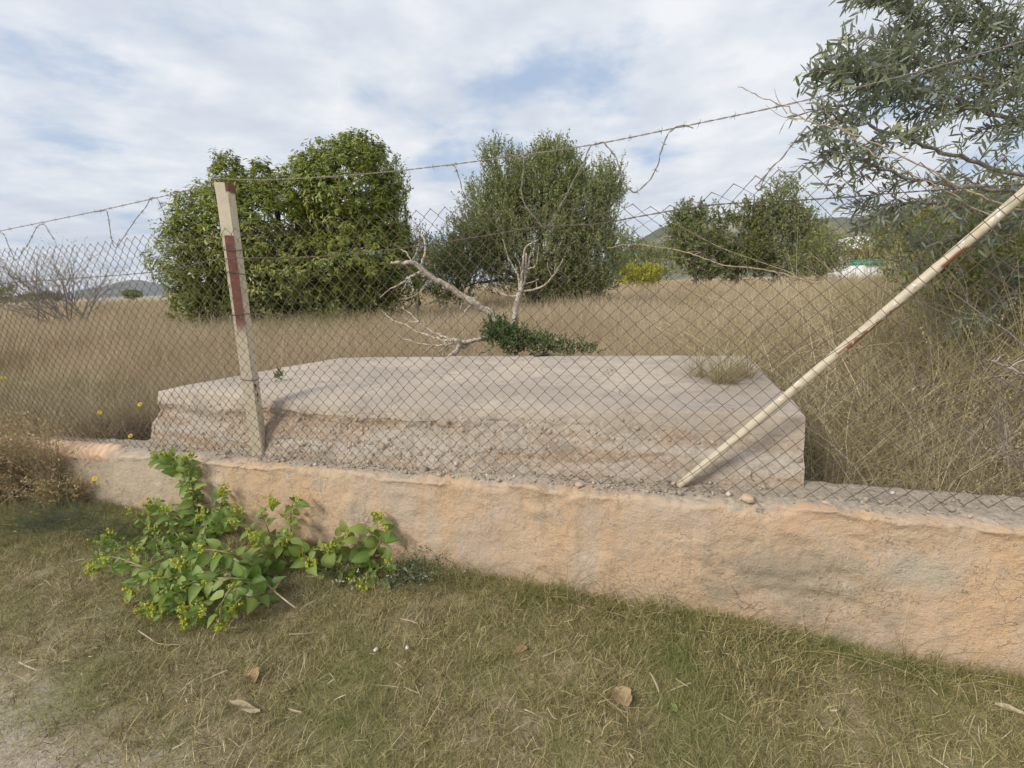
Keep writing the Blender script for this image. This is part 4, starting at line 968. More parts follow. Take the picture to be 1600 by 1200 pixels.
# dead branches and the dead sapling behind the slab
def polybranch(root, name, lines, Y, mat, k=6, wob=0.006):
    for pts, r0, r1, dy in lines:
        g = Geo()
        P = smooth_path(np.array([at_y(x, y, Y + dy * (i_ / max(1, len(pts) - 1))) for i_, (x, y) in enumerate(pts)]), k)
        P += wob * rng.normal(size=P.shape)
        tube(g, P, np.linspace(r0, r1, len(P)) * 0.82 * (1 + 0.08 * rng.normal(size=len(P))), 7)
        g.part(name, mat, root, True)
Yb = 6.2
db = thing('dead_branch', 'thick bare broken branch lying propped up in the grass left of the dead sapling', 'branch', at_y(795, 522, Yb))
polybranch(db, 'limb', [([(800, 528), (770, 494), (735, 470), (700, 447), (672, 432), (648, 412), (630, 411), (611, 410)], 0.066, 0.022, -0.2)], Yb, M['deadwood'])
polybranch(db, 'twig', [([(655, 418), (664, 395), (662, 372), (650, 362), (640, 350)], 0.022, 0.007, 0.3), ([(645, 408), (653, 388), (656, 374)], 0.015, 0.005, -0.3), ([(658, 425), (640, 433), (630, 442), (612, 450), (594, 464)], 0.024, 0.006, 0.3),
    ([(678, 438), (665, 445), (655, 458), (634, 467)], 0.014, 0.005, -0.4), ([(645, 412), (635, 395), (622, 388)], 0.014, 0.005, 0.3), ([(640, 436), (632, 448), (627, 456)], 0.013, 0.006, 0.2), ([(651, 452), (652, 464), (652, 476)], 0.010, 0.005, 0.1), ([(660, 428), (645, 425), (632, 412)], 0.016, 0.005, -0.3),
    ([(742, 474), (730, 482), (724, 494)], 0.02, 0.008, -0.1), ([(756, 482), (763, 482), (784, 500)], 0.018, 0.010, -0.2), ([(735, 470), (740, 466), (744, 467)], 0.014, 0.006, 0), ([(722, 474), (720, 484)], 0.014, 0.010, 0)], Yb, M['deadwood'], wob=0.004)
ds_ = thing('dead_sapling', 'upright grey dead sapling with stiff bare branches behind the green bush', 'dead tree', at_y(801, 518, 6.4))
polybranch(ds_, 'stem', [([(799, 524), (804, 494), (811, 460), (816, 444)], 0.055, 0.040, 0)], 6.4, M['deadwood'])
polybranch(ds_, 'branch', [([(812, 456), (811, 435), (806, 424), (795, 404), (786, 374)], 0.022, 0.006, 0.1), ([(814, 448), (817, 412), (821, 388), (831, 380), (841, 374)], 0.026, 0.008, -0.1), ([(818, 446), (825, 416), (829, 395)], 0.026, 0.010, 0.1),
    ([(816, 456), (845, 449), (862, 434), (873, 418), (880, 404)], 0.020, 0.007, -0.2), ([(862, 434), (857, 420), (855, 410)], 0.009, 0.004, 0), ([(810, 462), (792, 462), (777, 454), (774, 442)], 0.018, 0.006, 0.1), ([(825, 420), (837, 414), (842, 384)], 0.013, 0.005, 0),
    ([(816, 430), (812, 412), (804, 398)], 0.013, 0.005, -0.1), ([(822, 444), (842, 436)], 0.010, 0.006, 0), ([(867, 428), (867, 412)], 0.008, 0.004, 0), ([(838, 452), (838, 440)], 0.010, 0.005, 0), ([(819, 440), (822, 405), (822, 396)], 0.018, 0.009, 0.05)], 6.4, M['deadwood'], wob=0.004)
Yb = 4.75
lb_ = thing('fallen_branch', 'low forked bare branch spread on the grass at the back edge of the slab', 'branch', at_y(740, 545, Yb))
polybranch(lb_, 'limb', [([(762, 526), (752, 529), (730, 533), (710, 532)], 0.032, 0.022, -0.1), ([(732, 534), (712, 549), (700, 560)], 0.034, 0.028, -0.25)], Yb, M['deadwood'])
polybranch(lb_, 'twig', [([(712, 532), (690, 525), (665, 510), (648, 497), (630, 480)], 0.018, 0.005, 0.5), ([(710, 534), (680, 528), (655, 519), (630, 507), (607, 496), (598, 486)], 0.016, 0.005, 0.6), ([(706, 536), (680, 540), (650, 535), (619, 525)], 0.016, 0.005, 0.3), ([(705, 536), (690, 548), (684, 556)], 0.013, 0.006, -0.1),
    ([(680, 538), (668, 545), (660, 552)], 0.010, 0.005, 0), ([(694, 534), (700, 545), (690, 555)], 0.011, 0.006, 0), ([(655, 503), (640, 502), (628, 492)], 0.008, 0.003, 0.3)], Yb, M['deadwood'], wob=0.006)

# green shrubs behind the slab
Yb = 4.6
def leafy(name, label, cat, blobs, base, n, mat, size, length, leaves=10, shell=0.2, seed=0, group=None, tmpl=None, upw=0.9):
    return tree(name, label, blobs, base, 0.012, n, 'shoot', mat, leaves, size, length, shell, cat, group, 6, M['stem'], tmpl, upw, seed)
leafy('green_shrub', 'compact dark green shrub at the back edge of the slab under the dead sapling', 'shrub', [px_blob(787, 530, 25, 24, Yb), px_blob(775, 520, 14, 16, Yb), px_blob(803, 538, 20, 18, Yb)], at_y(788, 552, Yb), 320, M['shrub'], 0.035, 0.11, 12, seed=21)
leafy('creeping_weed', 'low spreading green weed along the back edge of the slab', 'weed', [px_blob(845, 542, 34, 15, Yb), px_blob(885, 547, 34, 11, Yb), px_blob(915, 551, 22, 7, Yb), px_blob(825, 536, 20, 18, Yb)], at_y(860, 555, Yb), 330, M['shrub'], 0.03, 0.10, 10, seed=22)
q = at_z(438, 596, 0.87)
leafy('small_weed', 'tiny green weed growing from the slab top right of the post', 'weed', [(q + np.array([0, 0, 0.025]), np.array([0.045, 0.04, 0.028]))], q, 26, M['shrub'], 0.022, 0.04, 6, seed=23)
# dark scrap on the back edge
q = at_z(847, 557, 0.895); g = Geo()
tube(g, q + np.array([[-0.07, 0, 0.004], [-0.02, 0.01, 0.012], [0.02, -0.01, 0.014], [0.06, 0, 0.006]]), [0.004, 0.014, 0.012, 0.003], 6)
tube(g, q + np.array([[-0.01, 0, 0.012], [0.01, 0.01, 0.03], [0.05, 0.02, 0.028]]), [0.008, 0.008, 0.002], 5)
o = tag(link('dark_scrap', g.mesh('dark_scrap'), M['black']), 'small dark scrap lying on the back edge of the slab', 'scrap')


# ------------------------------------------------------------------ far buildings
def box(g, c, sx_, sy_, sz_, rot=0):
    v = np.array([(x, y, z) for z in (0, 1) for y in (-0.5, 0.5) for x in (-0.5, 0.5)]) * np.array([sx_, sy_, sz_])
    cr, sr = math.cos(rot), math.sin(rot); v = np.stack([v[:, 0] * cr - v[:, 1] * sr, v[:, 0] * sr + v[:, 1] * cr, v[:, 2]], -1)
    g.add(v + np.asarray(c), [(0, 2, 3, 1), (4, 5, 7, 6), (0, 1, 5, 4), (2, 6, 7, 3), (0, 4, 6, 2), (1, 3, 7, 5)])
Yb = 42
c = at_y(1346, 440, Yb); zb = float(field_z(c[0], c[1])); ztop = at_y(1346, 415, Yb)[2]; wd = (at_y(1381, 430, Yb) - at_y(1314, 430, Yb))[0]
bl = thing('white_building', 'small white building with a green roof sheet beyond the dry field', 'building', (c[0], c[1], zb))
g = Geo(); box(g, (c[0], c[1], zb), wd, 3.4, ztop - zb, 0.12); g.part('wall', M['white'], bl)
g = Geo(); box(g, (c[0] - 0.25, c[1] - 0.1, ztop), wd * 0.66, 3.5, 0.34, 0.12); box(g, (c[0] + 0.1, c[1] - 0.2, ztop + 0.345), wd * 0.36, 2.2, 0.16, 0.12); g.part('roof', M['green_sheet'], bl)
Yb = 75
c = at_y(1332, 410, Yb); zb = float(field_z(c[0], c[1])); z0_, z1_ = at_y(1330, 391, Yb)[2], at_y(1330, 371, Yb)[2]
hs = thing('house', 'distant white house with a clay-red lower roof glimpsed through the trees', 'house', (c[0], c[1], zb))
g = Geo(); box(g, (c[0], c[1], zb), 2.6, 4, z1_ - zb); g.part('wall', M['white'], hs)
g = Geo(); box(g, (c[0] - 1.2, c[1] - 3.1, z0_ - 0.8), 4.2, 2.2, 0.8); g.part('roof', M['rooftile'], hs)
g = Geo(); box(g, (c[0] + 0.3, c[1] - 2.02, z0_ + 0.5), 0.7, 0.1, 0.8); g.part('window', M['glass'], hs)


# ------------------------------------------------------------------ the olive tree overhanging from the right
def olive_tree():
    base = at_y(1900, 560, 3.4); base[2] = 0.3
    t = thing('olive_tree', 'near olive tree overhanging the fence from the right edge with narrow grey-green leaves', 'tree', base)
    g = Geo(); fork = at_y(1870, 330, 3.4)
    tube(g, smooth_path(np.array([base - [0, 0, 0.1], base + (fork - base) * 0.4 + [0.08, 0, 0], fork]), 5), np.linspace(0.13, 0.09, 11), 10)
    g.part('trunk', M['bark'], t, True)
    mains = [
        ([(1870, 330), (1740, 210), (1600, 120), (1480, 60), (1410, 20), (1360, -20)], 3.4, 2.9),
        ([(1870, 330), (1760, 240), (1640, 170), (1520, 120), (1430, 92), (1372, 76)], 3.3, 2.7),
        ([(1870, 330), (1740, 250), (1620, 200), (1500, 160), (1410, 142), (1345, 122), (1322, 112)], 3.2, 2.5),
        ([(1870, 330), (1740, 290), (1600, 275), (1470, 235), (1380, 203), (1320, 190), (1292, 172)], 3.1, 2.4),
        ([(1870, 330), (1740, 300), (1610, 300), (1480, 290), (1395, 268), (1325, 246), (1276, 240)], 3.0, 2.4),
        ([(1870, 330), (1720, 200), (1590, 60), (1500, -20), (1430, -60)], 3.6, 3.1),
        ([(1870, 330), (1760, 180), (1680, 60), (1620, -60)], 3.5, 3.3),
        ([(1870, 330), (1730, 250), (1640, 120), (1560, 60), (1490, 20)], 3.3, 3.0),
        ([(1870, 330), (1700, 330), (1580, 350), (1490, 372), (1430, 385)], 3.1, 2.9),
        ([(1870, 330), (1720, 390), (1640, 440), (1575, 470), (1520, 500)], 3.2, 3.0),
        ([(1870, 330), (1740, 360), (1660, 400), (1600, 420), (1550, 425)], 3.3, 3.2),
        ([(1870, 330), (1760, 310), (1660, 320), (1560, 330), (1470, 320), (1410, 318), (1345, 328)], 3.0, 2.6),
    ]
    g = Geo(); tips = []
    for mi, (px, y0, y1) in enumerate(mains):
        m = len(px); P = smooth_path(np.array([at_y(x, y, y0 + (y1 - y0) * i_ / (m - 1)) for i_, (x, y) in enumerate(px)]), 8)
        P += 0.008 * rng.normal(size=P.shape); L = len(P)
        tube(g, P, np.linspace(0.016, 0.003, L), 6)
        tg = unit(np.gradient(P, axis=0))
        thick = mi in (0, 1, 2, 5, 6, 7)
        for i_ in range(int(L * 0.34), L, 1):
            for _ in range(3 if thick else 1):
                u_ = i_ / L; d = unit((tg[i_] + rdir(1)[0] * 0.85 + np.array([0, 0, 0.16 if thick else -0.05]))[None])[0]
                l_ = rng.uniform(0.14, 0.36) * (1.1 - 0.45 * u_); k = np.linspace(0, 1, 5)[:, None]
                q = P[i_] + d * l_ * k + np.array([0, 0, -0.05]) * k * k + rng.normal(0, 0.006, (5, 3)) * k
                tube(g, q, np.linspace(0.0035, 0.0012, 5), 4, cap=False); tips.append((q, 1.0))
                if rng.uniform() < 0.55:
                    d2 = unit((d + rdir(1)[0] * 0.8)[None])[0]; q2 = q[2] + d2 * l_ * 0.6 * k + rng.normal(0, 0.005, (5, 3)) * k
                    tube(g, q2, np.linspace(0.0025, 0.001, 5), 3, cap=False); tips.append((q2, 1.0))
        tips.append((P[-12:], 1.0))
    g.part('branches', M['twig'], t)
    pos, dr, up = [], [], []
    for q, _ in tips:
        dense = resample(q, 0.020); tg = unit(np.gradient(dense, axis=0))
        a_ = unit(np.cross(tg, rdir(1))); b_ = np.cross(tg, a_)
        for i_ in range(1, len(dense)):
            ph_ = i_ * 1.57
            for sg in (0, math.pi):
                if rng.uniform() < 0.22: continue
                lat = math.cos(ph_ + sg) * a_[i_] + math.sin(ph_ + sg) * b_[i_]
                pos.append(dense[i_]); dr.append(tg[i_] * rng.uniform(0.3, 1.0) + lat * 0.9 + np.array([0, 0, 0.1]) + rng.normal(0, 0.15, 3)); up.append(np.cross(lat, tg[i_]) * rng.choice([-1, 1]) * 0.6 + np.array([0, 0, 0.8]) + rng.normal(0, 0.4, 3))
    pos, dr, up = np.array(pos), np.array(dr), np.array(up); n = len(pos)
    # gap where the sky shows between the upper crown and the lower boughs
    tl = leaf_strip(0.20, 0.10, (0, 0.22, 0.55, 0.85, 1)); size = rng.uniform(0.042, 0.074, n)
    vis = (pos - ORG); zc = vis @ Fw; px_ = 800 + FOC * (vis @ Rt) / zc
    inv = np.where(px_ < 1640)[0]; near = inv[np.argsort(-(size[inv] / zc[inv]))[:300]]
    # the 300 leaves that show largest are parts of their own, the rest one mass
    protos = []
    for q in range(5):
        gg = Geo(); scatter_leaves(gg, leaf_strip(0.20 + 0.02 * q, 0.06 + 0.05 * q, (0, 0.22, 0.55, 0.85, 1)), np.zeros((1, 3)), np.array([[0, 1.0, 0]]), np.array([[0, 0, 1.0]]), 1.0, np.array([0.15 + 0.17 * q]))
        me = gg.mesh('leaf'); me.materials.append(M['olive']); protos.append(me)
    loc = np.array(t.location)
    for q in near:
        d = unit(dr[q][None])[0]; x_ = unit(np.cross(d, up[q])[None])[0]; z_ = np.cross(x_, d); sz_ = size[q]; p_ = pos[q] - loc
        o = link('leaf', protos[int(rng.integers(5))], None, t)
        o.matrix_local = Matrix(((x_[0] * sz_, d[0] * sz_, z_[0] * sz_, p_[0]), (x_[1] * sz_, d[1] * sz_, z_[1] * sz_, p_[1]), (x_[2] * sz_, d[2] * sz_, z_[2] * sz_, p_[2]), (0, 0, 0, 1)))
    rest = np.setdiff1d(np.arange(n), near)
    g = Geo(); scatter_leaves(g, tl, pos[rest], dr[rest], up[rest], size[rest], np.clip(rng.normal(0.45, 0.25, len(rest)), 0, 1))
    g.part('foliage', M['olive'], t, kind='stuff')
    print('olive leaves', n)
olive_tree()
# pale dead canes poking out of the olive towards the left
def cane(label, px, n, r, mat=None, group=None, name='dry_cane', cat='cane', sub=()):
    P0 = at_n(px[0][0], px[0][1], n); t = thing(name, label, cat, P0, group); g = Geo()
    P = smooth_path(np.array([at_n(x, y, n + 0.0 * i_) for i_, (x, y) in enumerate(px)]), 6) + 0.003 * rng.normal(size=(6 * (len(px) - 1) + 1, 3))
    tube(g, P, np.linspace(r, r * 0.45, len(P)), 6)
    for sp_ in sub:
        P = smooth_path(np.array([at_n(x, y, n) for x, y in sp_]), 5); tube(g, P, np.linspace(r * 0.55, r * 0.25, len(P)), 5)
    g.part('stalk', mat or M['cane'], t, True); return t
cane('long pale dead cane poking left out of the olive branches above the fence', [(1590, 330), (1500, 292), (1400, 238), (1320, 206), (1262, 188), (1215, 163), (1180, 148), (1152, 134)], 0.42, 0.0034, sub=([(1230, 178), (1215, 155), (1210, 138)], [(1255, 186), (1222, 182), (1196, 164)], [(1268, 188), (1250, 165), (1236, 152)]))
cane('second pale cane crossing the olive foliage below the first', [(1560, 345), (1480, 300), (1400, 262), (1340, 222), (1295, 178), (1285, 160)], 0.5, 0.003)
cane('bent pale stalk arching over the dry grass in front of the far trees', [(1285, 442), (1255, 438), (1215, 426), (1172, 418), (1130, 414), (1085, 398), (1040, 388), (985, 382), (950, 388)], 1.6, 0.006, sub=([(1085, 398), (1095, 393), (1075, 394)], [(1255, 438), (1230, 424), (1190, 410), (1120, 384), (1060, 352)]))

t = cane('forked grey dead twig sticking out of the tangled grass at the right edge', [(1640, 600), (1602, 586), (1578, 575), (1556, 566), (1542, 562)], 0.62, 0.007, M['deadwood'], None, 'dead_twig', 'twig', sub=([(1578, 575), (1590, 566), (1612, 560), (1640, 556)], [(1556, 566), (1562, 558), (1570, 553)]))

# ------------------------------------------------------------------ dry grass of the field (ground cover nobody could count)
def poly_pts(n, smin, smax, nmin, nmax):
    s_ = rng.uniform(smin, smax, n); n_ = rng.uniform(nmin, nmax, n); return s_, n_
def in_slab(s_, n_, pad=0.03):
    k = np.clip((n_ - 0.3) / 1.6, 0, 1.2); l = -2.93 + k * 0.57; r = 1.285 + k * 0.02
    return (s_ > l - pad) & (s_ < r + pad) & (n_ < 1.72 + 0.45 * (s_ + 2.36) / 3.66 + pad)
def at_sn(s_, n_):
    P = WO + s_[:, None] * WV + n_[:, None] * NV; P[:, 2] = field_z(P[:, 0], P[:, 1]); return P
def visible(P, margin=0.15):
    v = P - ORG; z = v @ Fw; u_ = (v @ Rt) / np.maximum(z, 0.05); return (z > 0.3) & (np.abs(u_) < 800 / FOC * (1 + margin) + 0.25)
tall = proto_collection('dry_tuft', [blade_tuft(32, 0.35, 0.9, 0.0062, 0.11, 0.34, M['straw'], head=0.4) for _ in range(6)] + [blade_tuft(26, 0.25, 0.65, 0.0062, 0.13, 0.5, M['straw'], head=0.1) for _ in range(3)])
mid = proto_collection('dry_clump', [blade_tuft(40, 0.35, 0.85, 0.013, 0.28, 0.28, M['straw'], seg=2) for _ in range(5)])
far = proto_collection('dry_patch', [blade_tuft(54, 0.4, 0.85, 0.030, 0.8, 0.26, M['straw'], seg=2) for _ in range(4)])
def field_grass(name, n, d0, d1, col, k, s0, s1, powr=1.0):
    r = np.sqrt(rng.uniform(d0 ** 2, d1 ** 2, n)) if powr == 1 else d0 + (d1 - d0) * rng.uniform(0, 1, n) ** powr
    a = rng.uniform(-R(58), R(58), n); P = np.stack([r * np.sin(a), r * np.cos(a), 0 * r], -1)
    s_ = (P - WO) @ WV; n_ = (P - WO) @ NV
    keep = (n_ > 0.34) & ~in_slab(s_, n_) & visible(P)
    keep &= ~((s_ > 0.4) & (n_ < 2.6) & (s_ - 1.3 > (n_ - 2.2) * 0.2))          # the tangle has this corner
    keep &= ~((s_ > -3.75) & (s_ < -2.9) & (n_ < 0.85))
    P = P[keep]; P[:, 2] = field_z(P[:, 0], P[:, 1]) - 0.02
    cl_ = fbm(P * 0.45, 4, 77); k2 = rng.uniform(size=len(P)) < np.clip(0.9 + 1.6 * cl_, 0.25, 1); P, cl_ = P[k2], cl_[k2]
    sc_ = rng.uniform(s0, s1, len(P)) * (1 + 0.6 * cl_)
    s2_ = (P - WO) @ WV; n3_ = (P - WO) @ NV; sc_ = sc_ * (1 + 0.45 * np.clip((s2_ - 0.2) / 1.2, 0, 1) * np.clip((9 - n3_) / 4, 0, 1))
    return scatter(name, P, sc_, col, k, 0.10)
field_grass('dry_grass', 6800, 2.6, 9, tall, 9, 0.60, 0.90)
field_grass('dry_grass', 9500, 9, 22, mid, 5, 0.55, 0.85)
field_grass('dry_grass', 7000, 22, 90, far, 4, 0.7, 1.0, 1.6)

# tangle of straw and weeds right of the slab
tang = proto_collection('tangle', [blade_tuft(30, 0.35, 1.0, 0.0066, 0.20, 0.75, M['straw2'], curve=0.55, seg=4, flat=0.7, head=0.15) for _ in range(7)] + [blade_tuft(22, 0.5, 1.3, 0.0066, 0.15, 0.30, M['straw2'], curve=0.3, seg=4, head=0.4) for _ in range(3)])
n_ = 3500
s_ = rng.uniform(0.9, 6.5, n_); n2_ = rng.uniform(0.30, 5.0, n_)
k = ~in_slab(s_, n2_, 0.05) & (s_ - 1.3 > (n2_ - 2.2) * 0.2 - 0.5)
s_, n2_ = s_[k], n2_[k]; P = at_sn(s_, n2_)
rise = np.clip((n2_ - 0.3) / 1.6, 0, 1) * np.clip((s_ - 1.5) / 1.2, 0, 1)
lift = rng.uniform(0, 1, len(P)) ** 1.5 * (0.10 + 0.75 * rise)                  # straw lodged in the brambles
P[:, 2] += lift
k = visible(P, 0.3); scatter('tangled_grass', P[k], rng.uniform(0.55, 0.95, k.sum()) * (0.66 + 0.42 * rise[k]), tang, 10, 0.35)

stalks = proto_collection('stalk', [blade_tuft(5, 0.5, 1.25, 0.0075, 0.14, 0.65, M['palestraw'], curve=0.5, seg=4, flat=0.5) for _ in range(6)])
s_ = rng.uniform(0.9, 5.5, 900); n2_ = rng.uniform(0.45, 4.2, 900); k = ~in_slab(s_, n2_, 0.1); P = at_sn(s_[k], n2_[k]); rs_ = np.clip((n2_[k] - 0.3) / 1.6, 0, 1)
P[:, 2] += rng.uniform(0, 0.55, len(P)) * rs_
scatter('dry_stalks', P, rng.uniform(0.6, 1.1, len(P)) * (0.6 + 0.4 * rs_), stalks, 6, 0.4)

s_ = np.concatenate([rng.uniform(-0.2, 4.5, 800), rng.uniform(-6, -1.5, 260), rng.uniform(-14, 9, 500)]); n2_ = np.concatenate([rng.uniform(2.35, 6.5, 800), rng.uniform(0.6, 6, 260), rng.uniform(5, 14, 500)])
k = ~in_slab(s_, n2_, 0.1); P = at_sn(s_[k], n2_[k]); k = visible(P)
scatter('dry_stalks', P[k], rng.uniform(0.55, 1.0, k.sum()) * (1 + 0.4 * fbm(P[k] * 0.6, 3, 99)), stalks, 6, 0.22)
greens = proto_collection('green_tuft', [blade_tuft(26, 0.2, 0.5, 0.009, 0.16, 0.35, M['hedge'], seg=3) for _ in range(4)])
s_, n2_ = rng.uniform(-14, 8, 900), rng.uniform(2.6, 16, 900); P = at_sn(s_, n2_); k = ~in_slab(s_, n2_, 0.1) & visible(P) & (fbm(P * 0.5, 3, 101) > 0.18)
scatter('green_weeds', P[k], rng.uniform(0.6, 1.2, k.sum()), greens, 4, 0.2)

# low growth close behind the wall at the left
low = proto_collection('low_tuft', [blade_tuft(38, 0.15, 0.42, 0.0042, 0.10, 0.5, M['straw2'], curve=0.5, seg=3, flat=0.6) for _ in range(5)])
s_, n2_ = poly_pts(900, -6.5, -2.75, 0.24, 1.6); k = ~in_slab(s_, n2_) & ~((s_ > -3.6) & (n2_ < 0.75)); P = at_sn(s_[k], n2_[k])
scatter('weedy_grass', P, rng.uniform(0.7, 1.3, len(P)), low, 5, 0.2)
# dry tuft growing on the slab, with stalks fanning outward
q = at_z(1128, 600, 0.90); g = Geo()
tf = thing('grass_tuft', 'dry straw-coloured grass tuft growing on the right of the slab top', 'grass tuft', q)
for c_, nbl in ((q, 260), (at_z(1090, 590, 0.9), 90), (at_z(1160, 590, 0.9), 130)):
    me = blade_tuft(nbl, 0.14, 0.46, 0.0042, 0.06, 0.75, M['straw2'], curve=0.5, flat=0.8)
    V_ = np.zeros(len(me.vertices) * 3); me.vertices.foreach_get('co', V_); F_ = [list(p_.vertices) for p_ in me.polygons]
    tn_ = np.zeros(len(me.vertices)); me.attributes['tint'].data.foreach_get('value', tn_)
    qd = [f for f in F_ if len(f) == 4]; tr_ = [f for f in F_ if len(f) == 3]
    g.add(V_.reshape(-1, 3) + c_, qd, tr_ if tr_ else None, tn_)
g.part('blades', M['straw2'], tf, kind='stuff')

# brambles and green scrub in the tangle at the right edge
def scrub(label, blobs, base, n, mat, size, seed, leaves=7, name='bramble', cat='bramble'):
    return tree(name, label, blobs, base, 0.018, n, 'shoot', mat, leaves, size, 0.16, 0.25, cat, None, 10, M['twig'], LF_DIA, 0.6, seed)
Yb = 3.6
scrub('dark green bramble rising behind the tangled grass at the right edge', [px_blob(1540, 410, 75, 75, Yb, 0.5), px_blob(1610, 450, 60, 100, Yb, 0.5), px_blob(1480, 440, 45, 45, Yb, 0.4)], SN(3.4, 1.3, 0.3), 900, M['hedge'], 0.042, 31)
scrub('yellow-green bramble mound just under the olive boughs at the right', [px_blob(1560, 330, 90, 45, 4.2, 0.6), px_blob(1470, 352, 55, 40, 4.2, 0.5), px_blob(1640, 350, 60, 80, 4.2, 0.6)], SN(4.0, 2.0, 0.3), 620, M['hedge'], 0.045, 32)
g = Geo(); tr_ = thing('twig_thicket', 'thin bare brown twigs tangled among the brambles at the right edge', 'twigs', SN(3.2, 1.1, 0.3))
for q in range(26):
    twig_tree(g, SN(rng.uniform(2.2, 4.2), rng.uniform(0.6, 2.2), 0.3), unit(np.array([[rng.normal(-0.3, 0.5), rng.normal(0, 0.4), 1.0]]))[0], rng.uniform(0.5, 0.85), 0.006, 2, 0.55, 0.05, 3, 0.16)
g.part('twigs', M['twig'], tr_, kind='stuff')

# ------------------------------------------------------------------ short grass of the verge
turf = proto_collection('turf', [blade_tuft(36, 0.020, 0.070, 0.0034, 0.045, 0.75, M['turf'], curve=0.7, seg=2, flat=3.0) for _ in range(8)])
long_ = proto_collection('wall_foot_grass', [blade_tuft(30, 0.05, 0.18, 0.0034, 0.06, 0.7, M['turf'], curve=0.7, seg=3, flat=2.0) for _ in range(6)])
def verge_pts(n, nmin=-2.1, nmax=-0.02, power=1.0):
    s_ = rng.uniform(-4.8, 3.0, n); n_ = nmax + (nmin - nmax) * rng.uniform(0, 1, n) ** power
    P = WO + s_[:, None] * WV + n_[:, None] * NV; P[:, 2] = verge_z(P[:, 0], P[:, 1])
    return P, s_, n_
P, s_, n_ = verge_pts(32000)
w = path_w(P[:, 0], P[:, 1]); dens = 1 - np.clip((w + 0.25 * fbm(P * 3, 3, 55) - 0.25) / 0.4, 0, 0.94)
bare = np.clip(0.5 + 1.3 * fbm(P * 2.2, 3, 56), 0.25, 1)
k = (rng.uniform(size=len(P)) < dens * bare) & visible(P, 0.1); P, n_ = P[k], n_[k]
sc_ = rng.uniform(0.55, 1.15, len(P)) * (0.75 + 0.55 * np.exp(n_ / 0.5)) * (1 + 0.3 * fbm(P * 4, 2, 57))
scatter('short_grass', P - np.array([0, 0, 0.004]), sc_, turf, 8, 0.2)
P, s_, n_ = verge_pts(2600, -0.75, -0.03, 1.8)
k = (rng.uniform(size=len(P)) < np.clip(0.35 + 0.9 * fbm(P * 1.6, 3, 58) + 0.3 * (s_ > -0.9), 0.05, 1)) & visible(P, 0.1)
scatter('wall_foot_grass', P[k], rng.uniform(0.5, 1.0, k.sum()) * (0.5 + 0.45 * np.exp(n_[k] / 0.25)), long_, 6, 0.25)
mat_ = proto_collection('thatch', [blade_tuft(30, 0.03, 0.085, 0.0030, 0.07, 1.25, M['thatch'], curve=0.8, seg=2, flat=5.0) for _ in range(8)])
P, s_, n_ = verge_pts(15000); w = path_w(P[:, 0], P[:, 1]); k = (rng.uniform(size=len(P)) < 1 - 0.85 * np.clip((w + 0.3 * fbm(P * 2.5, 3, 59) - 0.35) / 0.4, 0, 1)) & visible(P, 0.1); P = P[k]; P[:, 2] += 0.006
scatter('dead_thatch', P, rng.uniform(0.5, 1.2, len(P)), mat_, 8, 0.15)
# chaff and broken straw lying about
def straw_bit(L, w, curl):
    g = Geo(); t_ = np.linspace(-0.5, 0.5, 5); P = np.stack([t_ * L, curl * (t_ ** 2) * L, 0.003 + 0 * t_], -1)
    ww = w * np.array([0.5, 1, 1, 0.9, 0.3]); V = np.empty((10, 3)); V[0::2] = P - np.stack([0 * ww, ww / 2, 0 * ww], -1); V[1::2] = P + np.stack([0 * ww, ww / 2, -0.002 + 0 * ww], -1)
    i_ = np.arange(4)[:, None] * 2; g.add(V, i_ + np.array([[0, 1, 3, 2]]), None, rng.uniform(0, 1)); me = g.mesh('straw_bit'); me.materials.append(M['palestraw']); return me
bits = proto_collection('straw_bits', [straw_bit(rng.uniform(0.02, 0.10), rng.uniform(0.002, 0.006), rng.normal(0, 0.12)) for _ in range(10)])
P, s_, n_ = verge_pts(3000); P[:, 2] += rng.uniform(0.004, 0.028, len(P)); k = visible(P, 0.1)
scatter('straw_litter', P[k], rng.uniform(0.3, 1.1, k.sum()) ** 2.2, bits, 10, 0.22)
# grit on the bare track
gp = []
P, s_, n_ = verge_pts(9000); w = path_w(P[:, 0], P[:, 1]); k = (w > 0.45) & visible(P, 0.1); P = P[k][:1500]
g = Geo(); sz_ = np.clip(rng.lognormal(-5.6, 0.45, len(P)), 0.0018, 0.010); stones(g, P, sz_, rng.uniform(0, 1, len(P)))
tag(link('track_grit', g.mesh('track_grit'), M['stone']), kind='stuff')

